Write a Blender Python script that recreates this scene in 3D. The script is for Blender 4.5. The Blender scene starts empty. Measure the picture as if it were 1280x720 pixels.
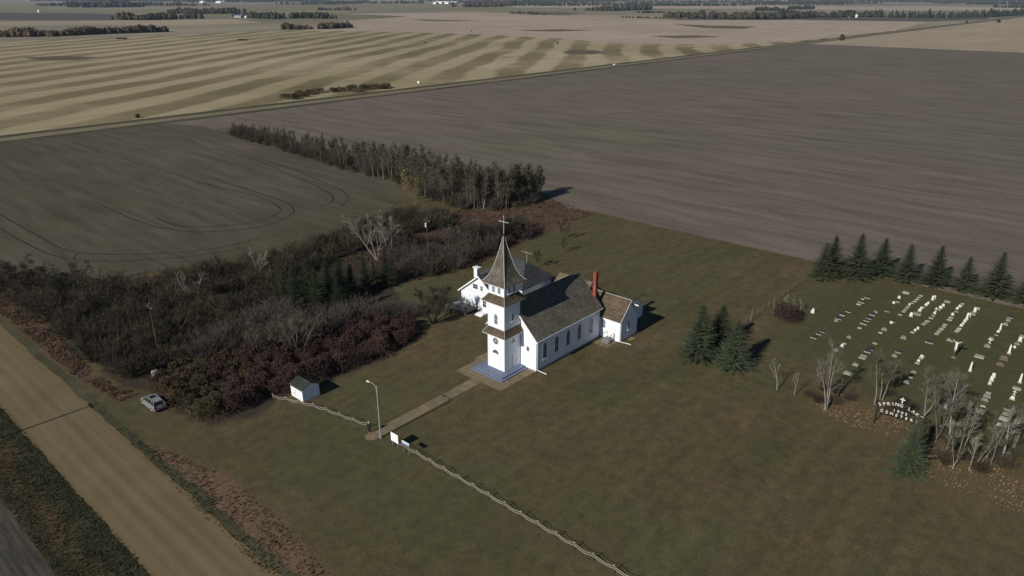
import bpy, bmesh, math, random
from mathutils import Vector, Matrix, noise
R = math.radians
rng = random.Random(7)
scn = bpy.context.scene
COL = scn.collection

# ------------------------------------------------------------------ camera
# world: X = along the church axis (metres), Y = along the fence, Z up
H = 53.0; F = 900.0; PITCH = math.atan(366/900); AX = 0.724325
cp, sp = math.cos(PITCH), math.sin(PITCH)
cam_d = bpy.data.cameras.new('camera'); cam = bpy.data.objects.new('camera', cam_d); COL.objects.link(cam)
cam_d.sensor_width = 36; cam_d.lens = 36*F/1280; cam_d.clip_start = .5; cam_d.clip_end = 60000
fw = Vector((math.cos(AX)*cp, math.sin(AX)*cp, -sp))
cam.location = (0, 0, H); cam.rotation_euler = fw.to_track_quat('-Z', 'Y').to_euler()
scn.camera = cam

# ------------------------------------------------------------------ light
SUN_EL, SUN_AZ = R(31), R(-1.2)              # light travels towards azimuth SUN_AZ
w = bpy.data.worlds.new('World'); scn.world = w; w.use_nodes = True
nt = w.node_tree; bg = nt.nodes['Background']
sky = nt.nodes.new('ShaderNodeTexSky'); sky.sky_type = 'NISHITA'; sky.sun_disc = False
sky.sun_elevation = SUN_EL; sky.sun_rotation = R(270) ; sky.air_density = 1.0; sky.dust_density = 0; sky.ozone_density = 5
nt.links.new(sky.outputs[0], bg.inputs[0]); bg.inputs[1].default_value = .05
sd = bpy.data.lights.new('sun', 'SUN'); sd.energy = 5.0; sd.angle = R(.5); sd.color = (1, .95, .86)
sun = bpy.data.objects.new('sun', sd); COL.objects.link(sun)
sun.rotation_euler = Vector((math.cos(SUN_AZ)*math.cos(SUN_EL), math.sin(SUN_AZ)*math.cos(SUN_EL), -math.sin(SUN_EL))).to_track_quat('-Z', 'Y').to_euler()
vs = scn.view_settings; vs.view_transform = 'Standard'; vs.look = 'None'; vs.exposure = -.1; vs.gamma = 1; vs.use_curve_mapping = False
scn.cycles.max_bounces = 5; scn.cycles.volume_bounces = 0

# ------------------------------------------------------------------ helpers
def ray(px, py):
    x = (px-640)/F; y = (360-py)/F
    fx = cp + y*sp; rz = -sp + y*cp
    c, s = math.cos(AX), math.sin(AX)
    return Vector((fx*c + x*s, fx*s - x*c, rz))
def at(px, py, z=0.0):                       # point at height z seen at that place of the photograph
    d = ray(px, py); t = (z-H)/d.z
    return Vector((d.x*t, d.y*t, z))
def A2(pts, z=0.0): return [tuple(at(x, y, z)[:2]) for x, y in pts]
def height(base, py):                        # height of an upright whose foot is base and whose top is at row py
    lo, hi = 0, 50
    for _ in range(40):
        m = (lo+hi)/2
        v = Vector((base.x, base.y, m-H)); f = v.x*math.cos(AX)+v.y*math.sin(AX)
        dep = f*cp - v.z*sp; yy = f*sp + v.z*cp
        if 360-F*yy/dep > py: lo = m
        else: hi = m
    return lo

def tag(o, label=None, cat=None, group=None, kind=None):
    if label: o['label'] = label
    if cat: o['category'] = cat
    if group: o['group'] = group
    if kind: o['kind'] = kind
    return o
def empty(name, loc, rz=0):
    o = bpy.data.objects.new(name, None); COL.objects.link(o); o.location = loc; o.rotation_euler.z = rz
    o.empty_display_size = .3
    return o

class MB:
    def __init__(s): s.v = []; s.f = []; s.m = []
    def add(s, vs, fs, m=0):
        n = len(s.v); s.v.extend(vs); s.f.extend([tuple(i+n for i in f) for f in fs]); s.m.extend([m]*len(fs)); return s
    def box(s, x0, x1, y0, y1, z0, z1, m=0):
        return s.add([(x0,y0,z0),(x1,y0,z0),(x1,y1,z0),(x0,y1,z0),(x0,y0,z1),(x1,y0,z1),(x1,y1,z1),(x0,y1,z1)],
                     [(3,2,1,0),(4,5,6,7),(0,1,5,4),(1,2,6,5),(2,3,7,6),(3,0,4,7)], m)
    def tube(s, p0, p1, r0, r1, n=5, m=0, caps=False):
        p0 = Vector(p0); p1 = Vector(p1); d = p1-p0
        if d.length < 1e-6: return s
        d.normalize(); a = d.orthogonal().normalized(); b = d.cross(a)
        vs = []
        for p, r in ((p0, r0), (p1, r1)):
            for k in range(n):
                t = 2*math.pi*k/n; vs.append(tuple(p + a*(r*math.cos(t)) + b*(r*math.sin(t))))
        fs = [(k, (k+1) % n, n+(k+1) % n, n+k) for k in range(n)]
        if caps: fs += [tuple(range(n-1, -1, -1)), tuple(range(n, 2*n))]
        return s.add(vs, fs, m)
    def path(s, pts, rs, n=5, m=0):
        for i in range(len(pts)-1): s.tube(pts[i], pts[i+1], rs[i], rs[i+1], n, m)
        return s
    def prism(s, poly, d, m=0):              # poly: list of 3-D points, d: extrusion vector
        d = Vector(d); n = len(poly); a = [tuple(p) for p in poly]; b = [tuple(Vector(p)+d) for p in poly]
        return s.add(a+b, [tuple(range(n-1, -1, -1)), tuple(range(n, 2*n))] + [(k, (k+1) % n, n+(k+1) % n, n+k) for k in range(n)], m)
    def rings(s, rings, close=True, m=0):
        n = len(rings[0]); vs = [tuple(p) for r in rings for p in r]; fs = []
        for i in range(len(rings)-1):
            for k in range(n): fs.append((i*n+k, i*n+(k+1) % n, (i+1)*n+(k+1) % n, (i+1)*n+k))
        if close: fs += [tuple(range(n-1, -1, -1)), tuple((len(rings)-1)*n+k for k in range(n))]
        return s.add(vs, fs, m)
    def mesh(s, name, mats, off=(0,0,0)):
        me = bpy.data.meshes.new(name)
        me.from_pydata([(v[0]-off[0], v[1]-off[1], v[2]-off[2]) for v in s.v], [], s.f)
        mats = mats if isinstance(mats, (list, tuple)) else [mats]
        for m in mats: me.materials.append(m)
        if len(mats) > 1: me.polygons.foreach_set('material_index', s.m)
        me.update(); return me
    def build(s, name, mats, parent=None, loc=None, smooth=False, fix=False):
        # world-space vertices; parent's location is subtracted
        off = parent_world(parent) if parent else (loc or (0,0,0))
        me = s.mesh(name, mats, off)
        if fix:
            bm = bmesh.new(); bm.from_mesh(me); bmesh.ops.recalc_face_normals(bm, faces=bm.faces); bm.to_mesh(me); bm.free()
        if smooth: me.polygons.foreach_set('use_smooth', [True]*len(me.polygons))
        o = bpy.data.objects.new(name, me); COL.objects.link(o)
        if parent: o.parent = parent
        elif loc: o.location = loc
        return o
def parent_world(p):
    t = Vector((0,0,0))
    while p: t += p.location; p = p.parent
    return t
def copy_tree(o, parent=None):
    c = o.copy(); COL.objects.link(c); c.parent = parent
    for ch in o.children: copy_tree(ch, c)
    return c

# ------------------------------------------------------------------ materials
def newmat(name, rough=.9, spec=.15):
    m = bpy.data.materials.new(name); m.use_nodes = True
    b = m.node_tree.nodes['Principled BSDF']; b.inputs['Roughness'].default_value = rough
    b.inputs['Specular IOR Level'].default_value = spec
    return m, m.node_tree, b
def N(nt, t, **kw):
    n = nt.nodes.new(t)
    for k, v in kw.items(): setattr(n, k, v)
    return n
def pos(nt, obj=False):
    if obj: return N(nt, 'ShaderNodeTexCoord').outputs['Object']
    return N(nt, 'ShaderNodeNewGeometry').outputs['Position']
def noise_n(nt, vec, scale, detail=3, rough=.55, dist=0, stretch=None, rot=0):
    if stretch or rot:
        mp = N(nt, 'ShaderNodeMapping'); nt.links.new(vec, mp.inputs[0])
        mp.vector_type = 'TEXTURE' if False else 'POINT'
        mp.inputs['Rotation'].default_value = (0, 0, rot)
        mp.inputs['Scale'].default_value = stretch or (1,1,1)
        vec = mp.outputs[0]
    n = N(nt, 'ShaderNodeTexNoise'); n.inputs['Scale'].default_value = scale; n.inputs['Detail'].default_value = detail
    n.inputs['Roughness'].default_value = rough; n.inputs['Distortion'].default_value = dist
    nt.links.new(vec, n.inputs['Vector']); return n.outputs['Fac']
def ramp(nt, fac, stops):
    r = N(nt, 'ShaderNodeValToRGB'); e = r.color_ramp.elements
    while len(e) < len(stops): e.new(.5)
    for k, (p, c) in enumerate(stops):
        e[k].position = p; e[k].color = (*c, 1) if len(c) == 3 else c
    nt.links.new(fac, r.inputs[0]); return r.outputs[0]
def g(v): return (v, v, v)
def mix(nt, fac, a, b, mode='MIX'):
    m = N(nt, 'ShaderNodeMix', data_type='RGBA', blend_type=mode)
    for sock, val in ((m.inputs[0], fac), (m.inputs[6], a), (m.inputs[7], b)):
        if hasattr(val, 'links') or hasattr(val, 'is_linked'): nt.links.new(val, sock)
        elif isinstance(val, tuple): sock.default_value = (*val, 1) if len(val) == 3 else val
        else: sock.default_value = val
    return m.outputs[2]
def math_n(nt, op, a, b=None, c=None):
    m = N(nt, 'ShaderNodeMath', operation=op)
    for i, v in enumerate((a, b, c)):
        if v is None: continue
        if hasattr(v, 'is_linked'): nt.links.new(v, m.inputs[i])
        else: m.inputs[i].default_value = v
    return m.outputs[0]
def bump(nt, b, h, strength, dist=.1):
    n = N(nt, 'ShaderNodeBump'); n.inputs['Strength'].default_value = strength; n.inputs['Distance'].default_value = dist
    nt.links.new(h, n.inputs['Height']); nt.links.new(n.outputs[0], b.inputs['Normal'])

def simple(name, c, var=.25, scale=3, rough=.85, spec=.2, obj=False, rnd=0, c2=None, metal=0):
    m, t, b = newmat(name, rough, spec); b.inputs['Metallic'].default_value = metal
    f = noise_n(t, pos(t, obj), scale, 4, .6)
    lo = tuple(x*(1-var) for x in c); hi = c2 or tuple(x*(1+var) for x in c)
    out = ramp(t, f, [(.3, lo), (.7, hi)])
    if rnd:
        oi = N(t, 'ShaderNodeObjectInfo')
        k = math_n(t, 'MULTIPLY_ADD', oi.outputs['Random'], 2*rnd, 1-rnd)
        cc = N(t, 'ShaderNodeCombineColor')
        for i in range(3): t.links.new(k, cc.inputs[i])
        out = mix(t, 1.0, out, cc.outputs[0], 'MULTIPLY')
    t.links.new(out, b.inputs['Base Color']); return m

def soil(name, c, c2, rot=0, stretch=(1,.12,1), s1=.05, s2=.012, fine=1.2, amp=.18):
    """cultivated ground: big soft blotches, streaks along the working direction, fine clods"""
    m, t, b = newmat(name, .95, .1); P = pos(t)
    big = noise_n(t, P, s2, 4, .6)
    col = ramp(t, big, [(.35, c), (.65, c2)])
    st = noise_n(t, P, s1*4, 5, .6, .4, stretch, rot)
    col = mix(t, 1.0, col, ramp(t, st, [(.3, g(1-amp)), (.7, g(1+amp))]), 'MULTIPLY')
    fn = noise_n(t, P, fine, 3, .7)
    col = mix(t, 1.0, col, ramp(t, fn, [(.3, g(.88)), (.7, g(1.12))]), 'MULTIPLY')
    t.links.new(col, b.inputs['Base Color']); return m, t, b, col, P

def plant_mat(name, c, c2, rnd=.25, scale=2.5, rough=.8):
    m, t, b = newmat(name, rough, .1)
    P = pos(t, True)
    f = noise_n(t, P, scale, 3, .7)
    col = ramp(t, f, [(.35, c), (.65, c2)])
    oi = N(t, 'ShaderNodeObjectInfo')
    k = math_n(t, 'MULTIPLY_ADD', oi.outputs['Random'], 2*rnd, 1-rnd)
    cc = N(t, 'ShaderNodeCombineColor')
    for i in range(3): t.links.new(k, cc.inputs[i])
    col = mix(t, 1.0, col, cc.outputs[0], 'MULTIPLY')
    t.links.new(col, b.inputs['Base Color']); return m

def clapboard(name, c, pitch=.16):
    m, t, b = newmat(name, .55, .3); P = pos(t)
    sx = N(t, 'ShaderNodeSeparateXYZ'); t.links.new(P, sx.inputs[0])
    saw = math_n(t, 'FRACT', math_n(t, 'DIVIDE', sx.outputs[2], pitch))
    n = noise_n(t, P, .7, 4, .6, 0, (1,1,3)); col = ramp(t, n, [(.3, tuple(x*.95 for x in c)), (.6, c)])
    line = ramp(t, saw, [(0, g(.82)), (.10, g(1)), (1, g(1))])
    col = mix(t, 1.0, col, line, 'MULTIPLY')
    t.links.new(col, b.inputs['Base Color']); bump(t, b, saw, .2, .02); return m
def shingles(name, c, var=.3):
    m, t, b = newmat(name, .9, .15); P = pos(t)
    br = N(t, 'ShaderNodeTexBrick'); br.inputs['Scale'].default_value = 1
    br.inputs['Brick Width'].default_value = .32; br.inputs['Row Height'].default_value = .16; br.inputs['Mortar Size'].default_value = .012
    mp = N(t, 'ShaderNodeMapping'); t.links.new(P, mp.inputs[0])
    sx = N(t, 'ShaderNodeSeparateXYZ'); t.links.new(P, sx.inputs[0]); cb = N(t, 'ShaderNodeCombineXYZ')
    t.links.new(math_n(t, 'ADD', sx.outputs[0], sx.outputs[1]), cb.inputs[0]); t.links.new(sx.outputs[2], cb.inputs[1])
    t.links.new(cb.outputs[0], br.inputs['Vector'])
    br.inputs['Color1'].default_value = (*[x*(1-var) for x in c], 1); br.inputs['Color2'].default_value = (*[x*(1+var) for x in c], 1)
    br.inputs['Mortar'].default_value = (*[x*.45 for x in c], 1)
    n = noise_n(t, P, .5, 4, .65)
    col = mix(t, 1.0, br.outputs['Color'], ramp(t, n, [(.3, (.72,.75,.7)), (.7, (1.25,1.2,1.15))]), 'MULTIPLY')
    n2 = noise_n(t, P, 6, 3, .7); col = mix(t, 1.0, col, ramp(t, n2, [(.3, g(.8)), (.7, g(1.2))]), 'MULTIPLY')
    t.links.new(col, b.inputs['Base Color']); bump(t, b, br.outputs['Fac'], .3, .02); return m

M = {}
M['white'] = clapboard('white_clapboard', (.76, .79, .85))
M['trim'] = simple('white_trim', (.78,.78,.78), .05, 2, .5, .3)
M['shingle'] = shingles('weathered_shingles', (.125,.112,.095))
M['shingle_brown'] = shingles('brown_shingles', (.105,.08,.058))
M['shingle_grey'] = shingles('grey_shingles', (.055,.058,.068))
M['shingle_tan'] = shingles('tan_shingles', (.16,.125,.085))
M['shed_roof'] = shingles('shed_shingles', (.04,.045,.04))
M['cap'] = simple('galvanised_cap', (.36,.35,.34), .1, 2, .5, .4)
M['glass'] = simple('dark_glass', (.035,.042,.065), .4, 1.5, .12, .5)
M['glass_blue'] = simple('louvre_paint', (.09,.11,.19), .2, 3, .5)
M['brick_red'] = shingles('red_brick', (.33,.075,.05), .22)
M['platform'] = simple('blue_grey_paint', (.13,.16,.235), .12, 1.2, .6, .3)
M['dark'] = simple('dark_paint', (.02,.02,.022), .3, 3, .7)
M['pole_wood'] = simple('pole_wood', (.06,.048,.036), .3, 4, .9)
M['galv'] = simple('galvanised_steel', (.30,.285,.25), .15, 3, .5, .4)
M['pipe'] = simple('white_pipe', (.42,.385,.32), .12, 2, .6)
M['post'] = simple('dark_post', (.06,.05,.04), .3, 5, .9)
M['deckwood'] = simple('grey_deck_wood', (.19,.185,.18), .3, 3, .9)
M['sign_white'] = simple('sign_white', (.82,.82,.84), .04, 4, .5)
M['sign_blue'] = simple('sign_blue', (.22,.38,.72), .1, 4, .5)
M['ink'] = simple('sign_ink', (.55,.58,.66), .1, 9, .7)
# concrete with slab joints along the walk
def walk_mat(name, c, jx=1.5, offy=None):
    m, t, b = newmat(name, .9, .15); P = pos(t)
    n = noise_n(t, P, .8, 5, .65); col = ramp(t, n, [(.3, tuple(x*.75 for x in c)), (.7, tuple(x*1.2 for x in c))])
    sx = N(t, 'ShaderNodeSeparateXYZ'); t.links.new(P, sx.inputs[0])
    fr = math_n(t, 'FRACT', math_n(t, 'DIVIDE', sx.outputs[0], jx))
    col = mix(t, 1.0, col, ramp(t, fr, [(0, g(.55)), (.05, g(1)), (1, g(1))]), 'MULTIPLY')
    fl = N(t, 'ShaderNodeTexWhiteNoise', noise_dimensions='1D'); t.links.new(math_n(t, 'FLOOR', math_n(t, 'DIVIDE', sx.outputs[0], jx)), fl.inputs['W'])
    col = mix(t, 1.0, col, ramp(t, fl.outputs['Value'], [(0, (.82,.84,.84)), (1, (1.12,1.06,1))]), 'MULTIPLY')
    t.links.new(col, b.inputs['Base Color']); return m
M['walk'] = walk_mat('tan_concrete', (.19,.155,.10))
# gravel road
def road_mat(name, c, axis, centre, width):
    m, t, b = newmat(name, .95, .1); P = pos(t)
    sx = N(t, 'ShaderNodeSeparateXYZ'); t.links.new(P, sx.inputs[0])
    st = (1, .03, 1) if axis == 0 else (.03, 1, 1)
    n = noise_n(t, P, .9, 4, .6, .2, st)
    col = ramp(t, n, [(.3, tuple(x*.86 for x in c)), (.7, tuple(x*1.12 for x in c))])
    n2 = noise_n(t, P, .12, 4, .6); col = mix(t, 1.0, col, ramp(t, n2, [(.3, (.9,.88,.84)), (.7, (1.08,1.08,1.1))]), 'MULTIPLY')
    n3 = noise_n(t, P, 3.5, 3, .7); col = mix(t, 1.0, col, ramp(t, n3, [(.3, g(.92)), (.7, g(1.08))]), 'MULTIPLY')
    d = math_n(t, 'DIVIDE', math_n(t, 'ABSOLUTE', math_n(t, 'SUBTRACT', sx.outputs[axis], centre)), width/2)
    col = mix(t, 1.0, col, ramp(t, d, [(0, (1.10,1.09,1.07)), (.22, (.88,.89,.90)), (.42, (1.08,1.07,1.05)), (.62, (.92,.93,.94)), (.82, (1.03,1.0,.95)), (1, (.98,.90,.76))]), 'MULTIPLY')
    t.links.new(col, b.inputs['Base Color']); bump(t, b, n3, .3, .05); return m
M['road'] = road_mat('gravel', (.148,.119,.072), 0, 21.85, 8.4)
M['road_far'] = road_mat('pale_gravel', (.185,.162,.115), 1, 341, 8)

m, t, b, col, P = soil('cultivated_soil', (.146,.115,.098), (.120,.111,.078), R(6), (1,.13,1), .05, .0045, .9, .26); M['field'] = m
m, t, b, col, P = soil('left_soil', (.070,.064,.040), (.098,.083,.064), R(-8), (1,.10,1), .09, .012, .9, .26); M['field_left'] = m
m, t, b, col, P = soil('tan_field', (.27,.225,.155), (.33,.27,.195), 0, (.2,1,1), .01, .003, .2, .1); M['tan_field'] = m
m, t, b, col, P = soil('pink_field', (.31,.25,.19), (.36,.295,.235), 0, (.2,1,1), .008, .0025, .1, .1); M['pink_field'] = m
m, t, b, col, P = soil('olive_field', (.16,.145,.085), (.22,.195,.12), 0, (.2,1,1), .008, .002, .1, .1); M['olive_field'] = m
m, t, b, col, P = soil('dark_field', (.075,.072,.066), (.10,.092,.082), 0, (.2,1,1), .008, .002, .1, .1); M['dark_field'] = m
m, t, b, col, P = soil('wet_hollow', (.10,.075,.05), (.13,.10,.065), 0, (.2,1,1), .02, .005, .2, .15); M['hollow'] = m
m, t, b, col, P = soil('track_soil', (.030,.027,.021), (.044,.038,.031), 0, (1,1,1), .2, .05, .9, .2); M['track'] = m
m, t, b, col, P = soil('row_crop', (.052,.048,.038), (.075,.068,.058), 0, (1,.06,1), .7, .05, 2, .5); M['rows'] = m
m, t, b, col, P = soil('verge_grass', (.036,.038,.021), (.060,.049,.031), 0, (1,.35,1), .12, .09, 2.2, .45); M['verge'] = m
sx = N(t, 'ShaderNodeSeparateXYZ'); t.links.new(P, sx.inputs[0])
wv_ = noise_n(t, P, .12, 4, .65); xx = math_n(t, 'MULTIPLY_ADD', wv_, 2.6, sx.outputs[0])
bd = ramp(t, math_n(t, 'DIVIDE', math_n(t, 'SUBTRACT', xx, 12.6), 6.4), [(0, (1.25,1.1,.95)), (.16, (.75,.8,.8)), (.4, (1.45,1.12,.95)), (.68, (.85,.95,.85)), (1, (.72,.85,.72))])
t.links.new(mix(t, 1.0, col, bd, 'MULTIPLY'), b.inputs['Base Color'])
m, t, b, col, P = soil('ditch_grass', (.05,.052,.03), (.085,.075,.045), 0, (.2,1,1), .05, .02, 1, .25); M['ditch'] = m
m, t, b, col, P = soil('far_ground', (.15,.135,.095), (.27,.235,.17), 0, (.25,1,1), .0012, .0009, .05, .25); M['far'] = m

# stubble with swaths
def stubble():
    m, t, b = newmat('swathed_stubble', .95, .1); P = pos(t)
    mp = N(t, 'ShaderNodeMapping'); mp.inputs['Rotation'].default_value = (0, 0, -R(34.5)); t.links.new(P, mp.inputs[0])
    sx = N(t, 'ShaderNodeSeparateXYZ'); t.links.new(mp.outputs[0], sx.inputs[0])
    wob = noise_n(t, P, .006, 3, .5); y = math_n(t, 'MULTIPLY_ADD', wob, 34, sx.outputs[1])
    fine = noise_n(t, P, .05, 4, .6, 0, (.3,1,1)); y = math_n(t, 'MULTIPLY_ADD', fine, 7, y)
    s = math_n(t, 'SINE', math_n(t, 'MULTIPLY', y, 2*math.pi/39))
    k = math_n(t, 'MULTIPLY_ADD', s, .5, .5)
    stripe = ramp(t, k, [(.30, g(0)), (.66, g(1))])
    fade = ramp(t, noise_n(t, P, .007, 4, .65), [(.34, g(.3)), (.5, g(.85)), (.62, g(1))])
    f = mix(t, 1.0, stripe, fade, 'MULTIPLY')
    big = noise_n(t, P, .004, 4, .6)
    light = ramp(t, big, [(.35, (.275,.232,.135)), (.65, (.36,.305,.20))])
    darkc = ramp(t, big, [(.35, (.138,.115,.055)), (.65, (.19,.152,.088))])
    col = mix(t, f, light, darkc)
    st = noise_n(t, P, .12, 5, .65, .3, (.12,1,1), -R(34.5))
    col = mix(t, 1.0, col, ramp(t, st, [(.3, g(.86)), (.7, g(1.14))]), 'MULTIPLY')
    hol = noise_n(t, P, .011, 3, .5); col = mix(t, ramp(t, hol, [(.66, g(0)), (.74, g(.6))]), col, (.17,.125,.075))
    t.links.new(col, b.inputs['Base Color']); return m
M['stubble'] = stubble()

# churchyard lawn: painted zone masks (kinds of ground cover) with noisy borders
def lawn():
    m, t, b = newmat('churchyard_lawn', .95, .1); P = pos(t)
    n1 = noise_n(t, P, .05, 5, .62); n2 = noise_n(t, P, .6, 5, .7); n3 = noise_n(t, P, 4, 3, .7)
    base = ramp(t, n1, [(.34, (.068,.067,.031)), (.46, (.084,.074,.036)), (.56, (.090,.070,.037)), (.66, (.110,.085,.048))])
    n15 = noise_n(t, P, .16, 5, .68, .6); base = mix(t, ramp(t, n15, [(.42, g(0)), (.62, g(.6))]), base, (.080,.062,.036)); n16 = noise_n(t, P, .11, 4, .6, .4, (.35,1,1), .2); base = mix(t, ramp(t, n16, [(.5, g(0)), (.68, g(.6))]), base, (.080,.083,.040))
    base = mix(t, 1.0, base, ramp(t, n2, [(.3, g(.74)), (.7, g(1.28))]), 'MULTIPLY')
    mow = noise_n(t, P, .55, 3, .5, .3, (.08,1,1), .0)
    base = mix(t, 1.0, base, ramp(t, mow, [(.38, (.92,.93,.91)), (.62, (1.07,1.06,1.04))]), 'MULTIPLY')
    at1 = N(t, 'ShaderNodeAttribute', attribute_name='zones'); at2 = N(t, 'ShaderNodeAttribute', attribute_name='zones_b')
    s1 = N(t, 'ShaderNodeSeparateColor'); t.links.new(at1.outputs['Color'], s1.inputs[0])
    s2 = N(t, 'ShaderNodeSeparateColor'); t.links.new(at2.outputs['Color'], s2.inputs[0])
    wob = noise_n(t, P, .35, 5, .7)
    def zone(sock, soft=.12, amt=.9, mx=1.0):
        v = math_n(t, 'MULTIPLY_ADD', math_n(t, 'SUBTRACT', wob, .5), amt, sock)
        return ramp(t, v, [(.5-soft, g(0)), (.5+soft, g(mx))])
    green = ramp(t, n2, [(.3, (.052,.058,.026)), (.7, (.078,.076,.037))])
    col = mix(t, zone(s1.outputs[2], .4, .8, .85), base, green)
    rust = ramp(t, noise_n(t, P, .7, 5, .7, .5), [(.3, (.050,.034,.024)), (.5, (.092,.058,.040)), (.7, (.14,.092,.062))])
    col = mix(t, zone(s1.outputs[0]), col, rust)
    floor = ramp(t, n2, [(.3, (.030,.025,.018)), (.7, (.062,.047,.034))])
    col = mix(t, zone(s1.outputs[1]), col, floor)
    lit = ramp(t, noise_n(t, P, 3.2, 4, .75), [(.42, (.085,.064,.038)), (.56, (.13,.088,.047)), (.66, (.26,.17,.085))])
    col = mix(t, zone(s2.outputs[0], .45, 1.0, .9), col, lit)
    worn = ramp(t, noise_n(t, P, 1.6, 4, .75), [(.36, (.050,.038,.024)), (.46, (.125,.082,.052)), (.7, (.17,.11,.072))])
    col = mix(t, zone(s2.outputs[1], .2, 1.0, 1.0), col, worn)
    tuft = ramp(t, n3, [(.3, g(.72)), (.7, g(1.28))]); col = mix(t, 1.0, col, tuft, 'MULTIPLY'); spk = noise_n(t, P, 1.3, 4, .8); col = mix(t, 1.0, col, ramp(t, spk, [(.28, g(.5)), (.36, g(1)), (.66, g(1)), (.74, g(1.35))]), 'MULTIPLY')
    t.links.new(col, b.inputs['Base Color']); bump(t, b, n2, .35, .25); return m
M['lawn'] = lawn()

M['bark_pale'] = plant_mat('pale_bark', (.17,.155,.13), (.26,.24,.205), .2, 6)
M['bark_white'] = plant_mat('white_bark', (.30,.28,.24), (.42,.40,.35), .1, 6)
M['bark_grey'] = plant_mat('grey_bark', (.11,.10,.082), (.17,.155,.13), .25, 6)
M['bark_dark'] = plant_mat('dark_bark', (.05,.042,.033), (.085,.07,.055), .25, 6)
M['twig_grey'] = plant_mat('grey_twigs', (.078,.073,.050), (.130,.118,.086), .25, 1.5)
M['twig_dark'] = plant_mat('dark_twigs', (.048,.041,.027), (.082,.070,.048), .3, 1)
M['twig_mauve'] = plant_mat('mauve_twigs', (.064,.053,.047), (.105,.088,.078), .2, 1)
M['twig_pale'] = plant_mat('pale_twigs', (.16,.145,.12), (.23,.21,.175), .2, 2)
M['needle'] = plant_mat('spruce_needles', (.040,.050,.026), (.082,.094,.052), .18, 1.2)
M['needle_blue'] = plant_mat('blue_spruce_needles', (.042,.054,.030), (.086,.102,.060), .1, 1.2)
M['needle_dark'] = plant_mat('dark_spruce_needles', (.022,.030,.015), (.040,.05,.026), .2, 1.2)
M['leaf_maroon'] = plant_mat('maroon_leaves', (.044,.028,.023), (.088,.052,.043), .28, 1.3)
M['leaf_dark'] = plant_mat('dark_maroon_leaves', (.040,.027,.025), (.075,.050,.044), .1, 1.3)
M['leaf_brown'] = plant_mat('brown_leaves', (.085,.060,.034), (.15,.11,.06), .25, 1)
M['leaf_rust'] = plant_mat('rust_leaves', (.052,.040,.024), (.098,.070,.038), .28, 1.2)
M['leaf_olive'] = plant_mat('olive_leaves', (.046,.042,.022), (.088,.076,.040), .25, 1.2)
M['leaf_yellow'] = plant_mat('yellow_leaves', (.22,.14,.045), (.34,.23,.08), .2, 1.2)
M['leaf_orange'] = plant_mat('orange_leaves', (.20,.135,.065), (.32,.225,.12), .2, 1.2)
M['straw'] = plant_mat('dry_grass', (.072,.048,.034), (.135,.090,.062), .1, .6)
M['tuft'] = plant_mat('verge_tufts', (.046,.046,.025), (.075,.060,.038), .1, .25)
M['granite_dark'] = simple('dark_granite', (.03,.03,.034), .3, 8, .25, .5)
M['granite_grey'] = simple('grey_granite', (.17,.17,.165), .2, 8, .6)
M['marble'] = simple('pale_stone', (.33,.32,.26), .12, 5, .7, obj=True, rnd=.2)
M['marble_white'] = simple('white_marble', (.62,.61,.56), .08, 5, .6, obj=True, rnd=.08)
M['pinkstone'] = simple('pink_granite', (.13,.10,.09), .2, 8, .5)

# ------------------------------------------------------------------ ground sheets
def inside(x, y, poly):
    c = False; n = len(poly); j = n-1
    for i in range(n):
        xi, yi = poly[i][:2]; xj, yj = poly[j][:2]
        if (yi > y) != (yj > y) and x < (xj-xi)*(y-yi)/(yj-yi)+xi: c = not c
        j = i
    return c
def edge_dist(x, y, poly):
    best = 1e9; n = len(poly)
    for i in range(n):
        ax, ay = poly[i][:2]; bx, by = poly[(i+1) % n][:2]
        dx, dy = bx-ax, by-ay; L = dx*dx+dy*dy or 1e-9
        k = max(0, min(1, ((x-ax)*dx+(y-ay)*dy)/L)); d = math.hypot(x-ax-k*dx, y-ay-k*dy)
        if d < best: best = d
    return best
def sheet(name, pts, z, mat, jit=0, step=4, kind='structure'):
    out = []
    for i in range(len(pts)):
        a = Vector(pts[i][:2]); b_ = Vector(pts[(i+1) % len(pts)][:2]); L = (b_-a).length; n = max(1, min(400, int(L/step))) if jit else 1
        nrm = Vector((-(b_-a).y, (b_-a).x)); nrm = nrm.normalized() if L else nrm
        for k in range(n):
            p = a.lerp(b_, k/n)
            if jit:
                q = (noise.noise(Vector((p.x/(step*2.3), p.y/(step*2.3), 3.1))) + .6*noise.noise(Vector((p.x/step, p.y/step, 8.7))))*jit
                p = p + nrm*q
            out.append((p.x, p.y, 0))
    # earclip through bmesh
    bm = bmesh.new(); vv = [bm.verts.new(p) for p in out]; f = bm.faces.new(vv)
    if f.normal.z < 0 or f.calc_area() and (f.normal_update() or f.normal.z < 0): f.normal_flip()
    bmesh.ops.triangulate(bm, faces=bm.faces[:])
    me = bpy.data.meshes.new(name); bm.to_mesh(me); bm.free(); me.materials.append(mat)
    o = bpy.data.objects.new(name, me); COL.objects.link(o); o.location.z = z; o['kind'] = kind
    return o

sheet('ground', [(-9000,-9000), (15000,-9000), (15000,15000), (-9000,15000)], -.12, M['far'])

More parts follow.
